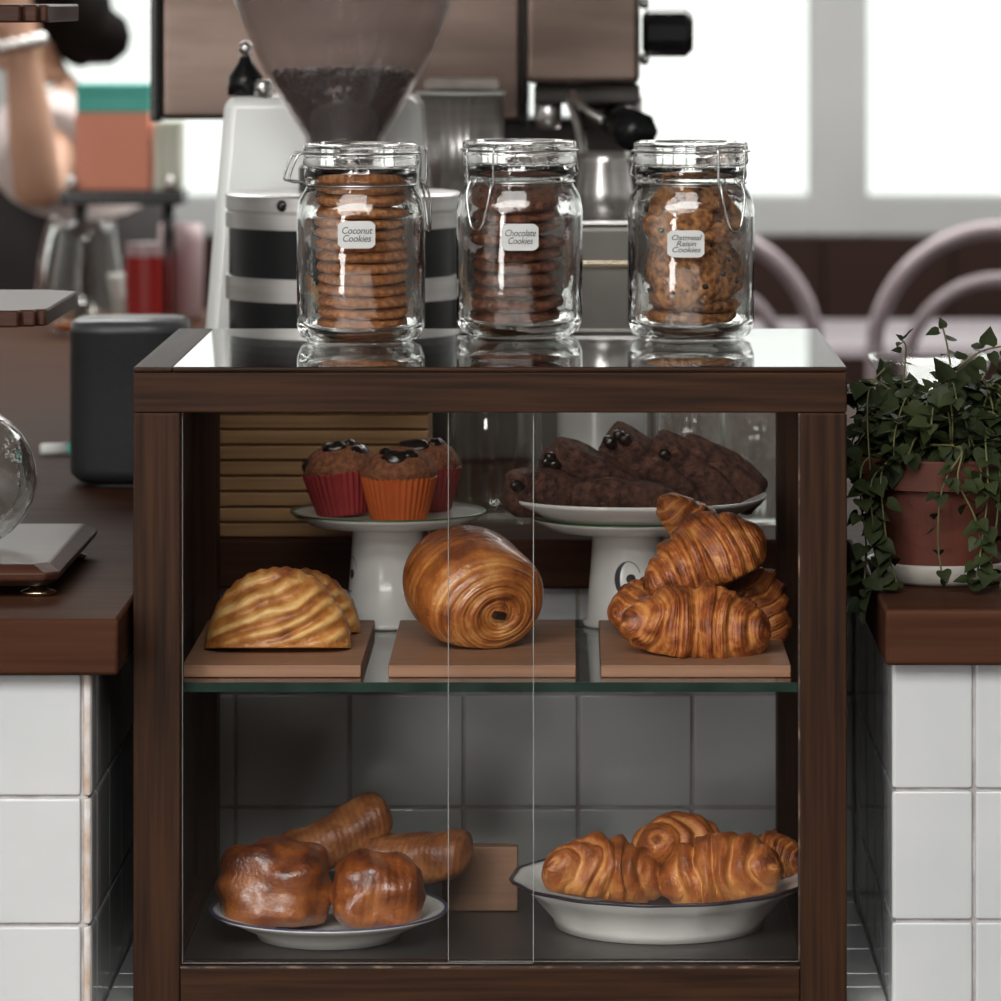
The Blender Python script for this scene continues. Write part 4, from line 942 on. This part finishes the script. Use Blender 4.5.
# far left: rack, boxes, jug, cups on the worktop's far end
YR_ = 3.45
rk = thing('wire_rack', 'small black metal rack with a flat top carrying the salmon and teal boxes', 'rack', (WX(124, YR_), YR_, CT + .0003))
rw = WX(185, YR_) - WX(124, YR_); rz_ = WZ(190, YR_) - CT
B(rbox(-rw, rw, -.05, .07, rz_ - .022, rz_, .002), 'top_shelf', M['black'], rk, auto=40)
for x_ in (WX(80, YR_) - WX(124, YR_), WX(168, YR_) - WX(124, YR_)):
    for y_ in (-.04, .06): B(tube([(x_, y_, 0), (x_, y_, rz_ - .0225)], .005, 10), 'leg', M['black'], rk)
for x_ in (WX(75, YR_), WX(172, YR_)): B(blob(.009, .009, .012, 8, 0), 'finial', M['steel'], rk, loc=(x_ - WX(124, YR_), -.055, rz_ + .012))
tpz = CT + rz_ + .001
yb_ = YR_ + .0
hb = WZ(112, YR_) - tpz
o = B(rbox(WX(77, YR_), WX(151, YR_), YR_ - .03, YR_ + .06, tpz, tpz + hb, .002), 'salmon_box', M['salmon'], auto=40); tag(o, 'plain salmon orange box standing on the black rack', 'box')
o = thing('teal_box', 'flat teal lidded box lying on top of the salmon box', 'box', (WX(115, YR_), YR_ + .012, tpz + hb + .0005))
h2 = WZ(84, YR_) - tpz - hb; w2 = WX(152, YR_) - WX(115, YR_)
B(rbox(-w2, w2, -.04, .045, 0, h2 * .62, .002), 'tray', M['teal'], o, auto=40); B(rbox(-w2 - .001, w2 + .001, -.041, .046, h2 * .62 + .0005, h2, .002), 'lid', M['teal'], o, auto=40)
for i, (a, b) in enumerate(((155, 162.5), (163.5, 172), (173, 182))):
    o = B(rbox(WX(a, YR_), WX(b, YR_), YR_ - .02, YR_ + .05, tpz, WZ(121, YR_), .001), 'menu_card', M['cards'], auto=40)
    tag(o, ['pale menu booklet upright against the salmon box', 'middle one of the three pale upright menu booklets on the rack', 'pale menu booklet at the outer end of the rack'][i], 'booklet', 'menu booklets on the black rack')
YJ = 3.2
o = thing('glass_jug', 'clear glass jug with a handle and a little amber tea, before the black rack', 'jug', (WX(88, YJ), YJ, CT + .0003))
hj = WZ(222, YJ) - CT; rj = WX(128, YJ) - WX(88, YJ)
pj = [(rj * .72, 0), (rj * .9, .008), (rj, .03), (rj * .97, .06), (rj * .72, hj * .85), (rj * .70, hj)]
B(vessel(pj, .003), 'glass_body', M['thinglass'], o); B(lathe([(0, .0036), (rj * .7, .0036), (rj * .86, .009), (rj * .94, .018), (0, .018)], 40), 'tea', M['amber'], o)
B(tube(smooth_path([(-rj * .70, 0, hj * .95), (-rj * .86, 0, hj), (-rj * 1.08, 0, hj * .72), (-rj * 1.18, 0, hj * .38), (-rj * .98, 0, hj * .2)]), .0075, 10), 'handle', M['glass'], o)
o = thing('red_tin', 'red canister with a pale lid standing under the black rack', 'canister', (WX(148, 3.46), 3.46, CT + .0003)); ht = WZ(258, 3.4) - CT
B(lathe([(0, 0), (.036, 0), (.036, ht), (0, ht)], 40), 'body', M['red'], o, auto=40); B(lathe([(0, ht + .0004), (.034, ht + .0004), (.034, ht + .02), (0, ht + .022)], 40), 'lid', M['pinkcup'], o, auto=40)
o = B(vessel([(.018, 0), (.02, .003), (.031, .062), (.032, .066)], .003), 'paper_cup', M['ceramic'], loc=(WX(127, 3.6), 3.60, CT + .0003)); tag(o, 'small white cup standing under the rack behind the red canister', 'cup')
o = B(vessel([(.03, 0), (.034, .004), (.036, .12), (.034, .15)], .003), 'pink_cup', M['pinkcup'], loc=(WX(181, 3.55), 3.55, CT + .0003)); tag(o, 'pale pink tall cup between the black rack and the white grinder', 'cup')

# ------------------------------------------------------------------ person behind the far end of the bar
def skin_mesh(verts, edges, radii, name, m, parent=None, root=0, sub=2, loc=None):
    me = bpy.data.meshes.new(name); me.from_pydata([tuple(v) for v in verts], edges, []); me.materials.append(m)
    o = bpy.data.objects.new(name, me); C.objects.link(o)
    if parent is not None: o.parent = parent
    if loc is not None: o.location = loc
    md = o.modifiers.new('sk', 'SKIN'); md.use_smooth_shade = True; md.branch_smoothing = .5
    for i, r in enumerate(radii):
        sv = me.skin_vertices[0].data[i]; sv.radius = (r, r) if not isinstance(r, tuple) else r; sv.use_root = (i == root)
    sb = o.modifiers.new('sb', 'SUBSURF'); sb.levels = sub; sb.render_levels = sub
    return o
PX, PY = -.86, 4.42
pe = thing('person', 'person with black hair in a bun and a bracelet, one forearm raised, behind the bar', 'person', (PX, PY, 0))
V, E, Rr = [], [], []
def pv(p, r, par=None):
    V.append(Vector(p)); Rr.append(r)
    if par is not None: E.append((par, len(V) - 1))
    return len(V) - 1
pel = pv((.02, 0, .86), (.125, .15)); wai = pv((.0, 0, 1.0), (.105, .12), pel); che = pv((-.03, 0, 1.13), (.115, .15), wai); ub = pv((-.045, 0, 1.20), (.08, .11), che)
nk = pv((-.06, 0, 1.265), .05, ub); hd0 = pv((-.085, 0, 1.32), .07, nk); hd1 = pv((-.10, 0, 1.39), (.085, .078), hd0); hd2 = pv((-.095, 0, 1.46), .07, hd1)
def hand(w, d, s, fr, curl):
    d = Vector(d).normalized(); s = Vector(s).normalized(); nrm = d.cross(s)
    p = V[w]; palm = pv(p + d * .05, (.022, .034), w)
    for q, (off, ln) in enumerate(((-.028, .062), (-.009, .072), (.010, .068), (.028, .052))):
        k1 = pv(p + d * .085 + s * off, .0095, palm); k2 = pv(p + d * (.085 + ln * .5) + s * off * 1.1 + nrm * curl * .4, .0085, k1); pv(p + d * (.085 + ln * .85) + s * off * 1.1 + nrm * curl, .007, k2)
    t1 = pv(p + d * .03 - s * .04, .011, palm); t2 = pv(p + d * .06 - s * .055 + nrm * curl * .3, .0095, t1); pv(p + d * .088 - s * .058 + nrm * curl * .6, .008, t2)
# raised near arm
sh1 = pv((-.03, -.17, 1.185), .058, ub); el1 = pv((WX(38, 4.05) - PX, 4.05 - PY, WZ(196, 4.05)), .046, sh1)
fa1 = pv((WX(31, 4.02) - PX, 4.02 - PY, WZ(130, 4.02)), .043, el1); wr1 = pv((WX(20, 4.0) - PX, 4.0 - PY, WZ(42, 4.0)), .029, fa1); hand(wr1, (-.15, -.05, 1), (.9, .4, .1), 1, -.03)
# far arm resting towards the counter
sh2 = pv((-.06, .17, 1.18), .056, ub); el2 = pv((-.16, -.02 + .1, .98), .043, sh2); wr2 = pv((-.26, -.42 + .0, .962), .028, el2); hand(wr2, (-.25, -1, -.12), (1, -.25, 0), 1, -.012)
for sy in (-1, 1):
    hp_ = pv((.02, sy * .085, .80), .092, pel); kn = pv((-.01, sy * .09, .45), .058, hp_); an = pv((.02, sy * .09, .085), .038, kn); pv((-.10, sy * .095, .035), (.034, .03), an)
# face: nose, chin and ear bumps grow out of the head
pv((-.192, 0, 1.375), .012, hd1); pv((-.155, 0, 1.315), .022, hd0)
body = skin_mesh(V, E, Rr, 'body', M['skin'], pe)
def wrap(rings, n=32):
    v, f = [], []
    for (x, y, z, rx, ry) in rings:
        for j in range(n):
            a = 2 * PI * j / n; v.append((x + rx * math.cos(a), y + ry * math.sin(a), z))
    for i in range(len(rings) - 1):
        for j in range(n): f.append((i * n + j, i * n + (j + 1) % n, (i + 1) * n + (j + 1) % n, (i + 1) * n + j))
    return v, f
B(wrap([(.02, 0, .82, .165, .195), (.01, 0, .93, .15, .17), (0, 0, 1.02, .14, .17), (-.03, 0, 1.13, .15, .195), (-.045, 0, 1.19, .125, .185), (-.055, 0, 1.225, .085, .12), (-.06, 0, 1.245, .062, .07)]), 'blouse', M['shirt'], pe)
B(tube([(-.035, -.13, 1.19), (-.03, -.19, 1.175), (el1 and V[el1].x * .35 - .02, V[el1].y * .35 - .115, 1.155)], .072, 20), 'sleeve', M['shirt'], pe)
B(tube([(-.055, .13, 1.19), (-.07, .19, 1.17), (-.10, .16, 1.11)], .068, 20), 'sleeve', M['shirt'], pe)
B(wrap([(-.03, 0, .50, .21, .23), (.0, 0, .8, .20, .215), (-.005, 0, .93, .19, .20), (-.01, 0, 1.02, .18, .18), (-.05, 0, 1.10, .155, .13)]), 'apron', M['apron'], pe)
B(wrap([(.01, 0, .10, .10, .17), (.0, 0, .45, .12, .19), (.02, 0, .80, .155, .2)]), 'trousers', M['apron'], pe)
hb_ = MB(); hb_.add(blob(.105, .10, .105, 16, .05, 3, 1), at=(-.065, 0, 1.435)); hb_.add(blob(.06, .085, .09, 12, .05, 3, 2), at=(-.005, 0, 1.385)); hb_.build('hair', M['hair'], pe)
B(blob(.056, .056, .052, 14, .10, 3, 3), 'hair_bun', M['hair'], pe, loc=(WX(98, 4.4) - PX, .0, WZ(36, 4.4)))
for sy in (-1, 1):
    B(blob(.02, .009, .03, 10, .05, 2, 4), 'ear', M['skin'], pe, loc=(-.085, sy * .083, 1.375))
    B(tube([(.012 * math.cos(2 * PI * i / 24), 0, .012 * math.sin(2 * PI * i / 24)) for i in range(24)], .0018, 8, True), 'earring', M['gold'], pe, loc=(-.072, sy * .092, WZ(57, 4.3)))
    B(blob(.004, .008, .006, 8, 0), 'eye', M['hair'], pe, loc=(-.178, sy * .03, 1.40))
B(blob(.006, .024, .006, 8, 0), 'mouth', M['salmon'], pe, loc=(-.168, 0, 1.345))
wv = V[wr1]
mb = MB()
for i in range(14):
    a = 2 * PI * i / 14; mb.add(blob(.011, .011, .013, 7, 0), at=(wv.x + .036 * math.cos(a), wv.y + .036 * math.sin(a), wv.z - .004 + .008 * math.cos(a)))
mb.build('bracelet', M['silver'], pe)

# ------------------------------------------------------------------ right: plant, glass box, chairs, table
YPL = .18
XP = WX(940, YPL)
zs = CT + .0003
o = thing('plant_saucer', 'pale stone saucer under the terracotta pot on the worktop', 'saucer', (XP, YPL, zs))
B(lathe([(0, 0), (.052, 0), (.060, .004), (.0645, .018), (.0635, .0195), (.0615, .0185), (.056, .007), (0, .006)], 64), 'dish', M['saucer'], o)
pp = thing('potted_ivy', 'terracotta pot with trailing small-leaved green ivy on the right worktop', 'potted plant', (XP, YPL, zs + .0066))
pz = WZ(453, YPL) - zs - .0066
B(lathe([(0, 0), (.053, 0), (.055, .002), (.0705, pz - .028), (.0715, pz - .027), (.0785, pz - .026), (.0805, pz - .002), (.0795, pz), (.073, pz), (.071, pz - .012), (.0, pz - .012)], 64), 'pot', M['terracotta'], pp, auto=50)
B(lathe([(0, pz - .0119), (.0705, pz - .0118), (.04, pz - .006), (0, pz - .004)], 40), 'soil', M['soil'], pp)
rp = random.Random(21)
lf, sm = MB(), MB()
def leaf(p, d, up, s):
    d = d.normalized(); side = d.cross(up)
    if side.length < 1e-3: side = d.cross(Vector((1, 0, 0)))
    side.normalize(); nn = side.cross(d); 
    o2 = [(0, 0), (-.05, .34), (.18, .52), (.48, .48), (.78, .25), (1.12, 0), (.78, -.25), (.48, -.48), (.18, -.52), (-.05, -.34)]
    vs = [p + d * (a * s) + side * (b * s) + nn * (abs(b) * .28 * s - .12 * a * a * s) for a, b in o2] + [p + d * .45 * s - nn * .03 * s]
    lf.add((vs, [(10, i, (i + 1) % 10) for i in range(10)]))
def stem(pts, r=.0009, step=.0105, ls=.0165):
    path = smooth_path(pts, 6); sm.add(tube(path, min(r, .0009), 5)); ls *= .98
    acc = 0; fl_ = 1
    for a, b in zip(path[:-1], path[1:]):
        acc += (b - a).length
        if acc > step:
            acc = 0; fl_ = -fl_; t = (b - a).normalized()
            for sgn in (1, -1):
                if rp.random() < .12: continue
                q = Vector((rp.uniform(-1, 1), rp.uniform(-1, .6), rp.uniform(-.5, .8))); sd = t.cross(q)
                if sd.length < .05: continue
                sd.normalize(); pe_ = b + sd * sgn * .004
                leaf(pe_, sd * sgn + t * .35 + Vector((0, 0, -.25)), Vector((rp.uniform(-.3, .3), -.55 + rp.uniform(-.3, .3), 1)), ls * rp.uniform(.7, 1.25))
    b = path[-1]; leaf(b, (path[-1] - path[-3]), Vector((0, -.5, 1)), ls * .7)
for i in range(105):
    a = rp.uniform(0, 2 * PI); r0 = .06 * math.sqrt(rp.random()); ro = rp.uniform(.045, .100)
    if math.sin(a) < -.2 and rp.random() < .35: ro *= .75
    hgt_ = rp.uniform(.018, .068)
    dr = 0 if math.sin(a) < .2 and abs(math.cos(a)) < .85 and rp.random() < .8 else rp.choice([0, .02, .03])
    p0 = Vector((r0 * math.cos(a), r0 * math.sin(a), pz - .008)); ca, sa = math.cos(a), math.sin(a)
    if XP + ro * ca < CX1 + .02: ro = min(ro, abs((XP - CX1 - .014) / min(-.1, ca)))
    pts = [p0, p0 + Vector((ca * .012, sa * .012, hgt_ * .7)), Vector((ro * .75 * ca, ro * .75 * sa, pz + hgt_)), Vector((ro * ca, ro * sa, pz + hgt_ - .012 - dr * .5))]
    if dr > .01: pts.append(Vector((ro * 1.03 * ca, ro * 1.03 * sa, pz + hgt_ - .02 - dr)))
    stem(pts)
loc0 = Vector((XP, YPL, zs + .0066))
def L3(px, py, Y): return W(px, py, Y) - loc0
# upright sprigs and trailing strands
stem([L3(935, 420, .17), L3(950, 380, .16), L3(948, 350, .16), L3(943, 328, .16)], .0012, .009, .013)
stem([L3(900, 410, .15), L3(904, 375, .15), L3(906, 348, .15), L3(902, 340, .15)], .001, .010, .010)
stem([L3(925, 400, .16), L3(955, 370, .15), L3(980, 352, .15), L3(1004, 346, .15)], .0012, .008, .0135)
stem([L3(870, 470, .11), L3(868, 395, .14), L3(885, 368, .14)], .001, .012, .011)
stem([L3(905, 450, .12), L3(882, 470, .09), L3(884, 520, .085), L3(890, 560, .088), L3(897, 583, .09)], .0012, .0085, .0155)
stem([L3(895, 450, .12), L3(864, 462, .10), L3(861, 500, .09), L3(866, 545, .09), L3(864, 590, .09), L3(866, 612, .095)], .0012, .0085, .0150)
stem([L3(900, 455, .12), L3(872, 480, .085), L3(874, 530, .085), L3(880, 560, .088)], .0012, .008, .0155)
stem([L3(930, 445, .11), L3(962, 448, .09), L3(948, 475, .082), L3(940, 500, .082), L3(938, 545, .085), L3(943, 578, .088)], .0012, .013, .0115)
stem([L3(930, 445, .11), L3(961, 449, .088), L3(958, 480, .08), L3(974, 515, .08), L3(982, 545, .085)], .0012, .013, .013)
stem([L3(985, 430, .12), L3(986, 450, .085), L3(988, 490, .08), L3(983, 535, .082), L3(975, 585, .085), L3(972, 578, .085)], .0012, .012, .0145)
stem([L3(995, 440, .12), L3(1000, 470, .085), L3(997, 520, .08), L3(990, 570, .085), L3(989, 578, .088)], .0012, .009, .015)
stem([L3(1005, 440, .12), L3(1012, 480, .085), L3(1006, 540, .08), L3(1000, 590, .085)], .0012, .009, .015)
for m_ in (lf, sm):
    for p in m_.v:
        if p.x + XP > .258 and p.z + loc0.z < CT + .004: p.z = CT + .004 - loc0.z
lf.build('foliage', M['leaf'], pp, smooth=True); sm.build('stems', M['stem'], pp)

YB_ = .80
o = thing('glass_tub', 'clear square glass tub standing on the worktop behind the ivy', 'glass tub', (WX(929, YB_), YB_, CT + .0003))
hx_ = WX(988, YB_) - WX(929, YB_); hz = WZ(357, YB_) - CT
prof = [(hx_ * .62, 0), (hx_ * .68, .006), (hx_ * .78, hz * .6), (hx_ * .88, hz - .02), (hx_ * .99, hz - .006), (hx_, hz)]
inn = [(a - .004, b + (.004 if i == 0 else 0)) for i, (a, b) in enumerate(prof)][::-1]
B(lathe([(0, 0)] + prof + inn + [(0, .004)], 64, sq=5), 'glass_body', M['thinglass'], o)

def bentwood_chair(loc, rz, label):
    t = thing('bentwood_chair', label, 'chair', loc, (0, 0, rz), 'bentwood chairs at the window')
    H = .985; sw = .20
    def arch(w, z0, h, yo):
        p = [(-w * .93, yo, z0)]
        p += [(-w, yo + .0, z0 + max(.02, (h - w) * .6))]
        for i in range(13):
            a = PI - PI * i / 12; p.append((w * math.cos(a), yo - .03 * math.sin(a), z0 + h - w + w * math.sin(a)))
        p += [(w, yo, z0 + max(.02, (h - w) * .6)), (w * .93, yo, z0)]
        return smooth_path(p, 3)
    def back(w, z0, h, yo, r, nm): B(tube(arch(w, z0, h, yo), r, 12), nm, M['bentwood'], t)
    back(.232, .0, H, -.17, .0165, 'back_frame'); back(.172, .46, .43, -.165, .0135, 'inner_hoop')
    B(lathe([(0, .45), (.19, .45), (.20, .455), (.205, .47), (.195, .478), (.15, .475), (0, .473)], 48), 'seat', M['bentwood'], t)
    for x in (-.15, .15): B(tube([(x, .13, .449), (x * 1.15, .16, 0)], .015, 10), 'leg', M['bentwood'], t)
    B(tube([(.16 * math.cos(2 * PI * i / 32), .16 * math.sin(2 * PI * i / 32), .26) for i in range(32)], .009, 8, True), 'stretcher_ring', M['bentwood'], t)
    return t
YCH = 4.9
bentwood_chair((WX(998, YCH), YCH + .17, 0), 0, 'bentwood chair with a double-hoop back standing right of the window mullion, behind the ivy')
bentwood_chair((WX(692, YCH), YCH + .17, 0), 0, 'bentwood chair with a double-hoop back half hidden behind the oatmeal cookie jar')
tb = thing('cafe_table', 'long wooden cafe table with a shiny top below the window, behind the chairs', 'table', (1.0, 6.0, 0))
B(rbox(-.62, 1.4, -.36, .38, .685, .712, .004), 'tabletop', M['paletop'], tb, auto=40)
for x_ in (-.55, 1.32):
    for y_ in (-.3, .32): B(rbox(x_ - .025, x_ + .025, y_ - .025, y_ + .025, 0, .684, .004), 'leg', M['bench'], tb, auto=40)

# ------------------------------------------------------------------ light, sky, camera
wd = bpy.data.worlds.new('World'); bpy.context.scene.world = wd; wd.use_nodes = True
bg = wd.node_tree.nodes['Background']; bg.inputs[0].default_value = (.97, 1.0, .965, 1); bg.inputs[1].default_value = 1.5
def area(name, loc, rot, sx, sy, power, col=(1, 1, 1), portal=False):
    l = bpy.data.lights.new(name, 'AREA'); l.shape = 'RECTANGLE'; l.size = sx; l.size_y = sy; l.energy = power; l.color = col
    o = bpy.data.objects.new(name, l); C.objects.link(o); o.location = loc; o.rotation_euler = rot
    if portal: l.cycles.is_portal = True
    return o
for (x0, x1, y0, y1), pw_ in zip(ADDED_SKY, (355, 180)):
    area('added_skylight_fill', ((x0 + x1) / 2, (y0 + y1) / 2, 3.11), (0, 0, 0), x1 - x0 - .1, y1 - y0 - .1, pw_, (1.0, .99, .97))  # fill lamps set in the added skylights
area('added_window_fill', ((WX0 + WX1) / 2, YS - .05, (WZ0 + WZ1) / 2), (R_(90), 0, 0), WX1 - WX0 - .12, WZ1 - WZ0 - .12, 105, (1, .97, .94))  # low fill lamp in the added street window, brightens the recess tiles
for a, b in panes:
    area('window_portal', ((a + b) / 2, YF + .01, (pb + pt) / 2), (R_(-90), 0, 0), b - a, pt - pb, 1, portal=True)
cam = bpy.data.cameras.new('Camera'); co = bpy.data.objects.new('Camera', cam); C.objects.link(co); bpy.context.scene.camera = co
co.location = (0, -D, CAMZ); co.rotation_euler = (PI / 2, 0, 0)
cam.sensor_width = 36; cam.lens = F * 36 / 1001; cam.shift_x = (500.5 - HX) / 1001; cam.shift_y = -(500.5 - HY) / 1001
cam.clip_end = 100; cam.dof.use_dof = True; cam.dof.focus_distance = D + .12; cam.dof.aperture_fstop = cam.lens / 19.0
sc = bpy.context.scene
sc.view_settings.view_transform = 'Standard'; sc.view_settings.look = 'None'; sc.view_settings.exposure = 0; sc.view_settings.gamma = 1
sc.cycles.max_bounces = 20; sc.cycles.transparent_max_bounces = 32; sc.cycles.transmission_bounces = 16; sc.cycles.glossy_bounces = 8; sc.cycles.diffuse_bounces = 4
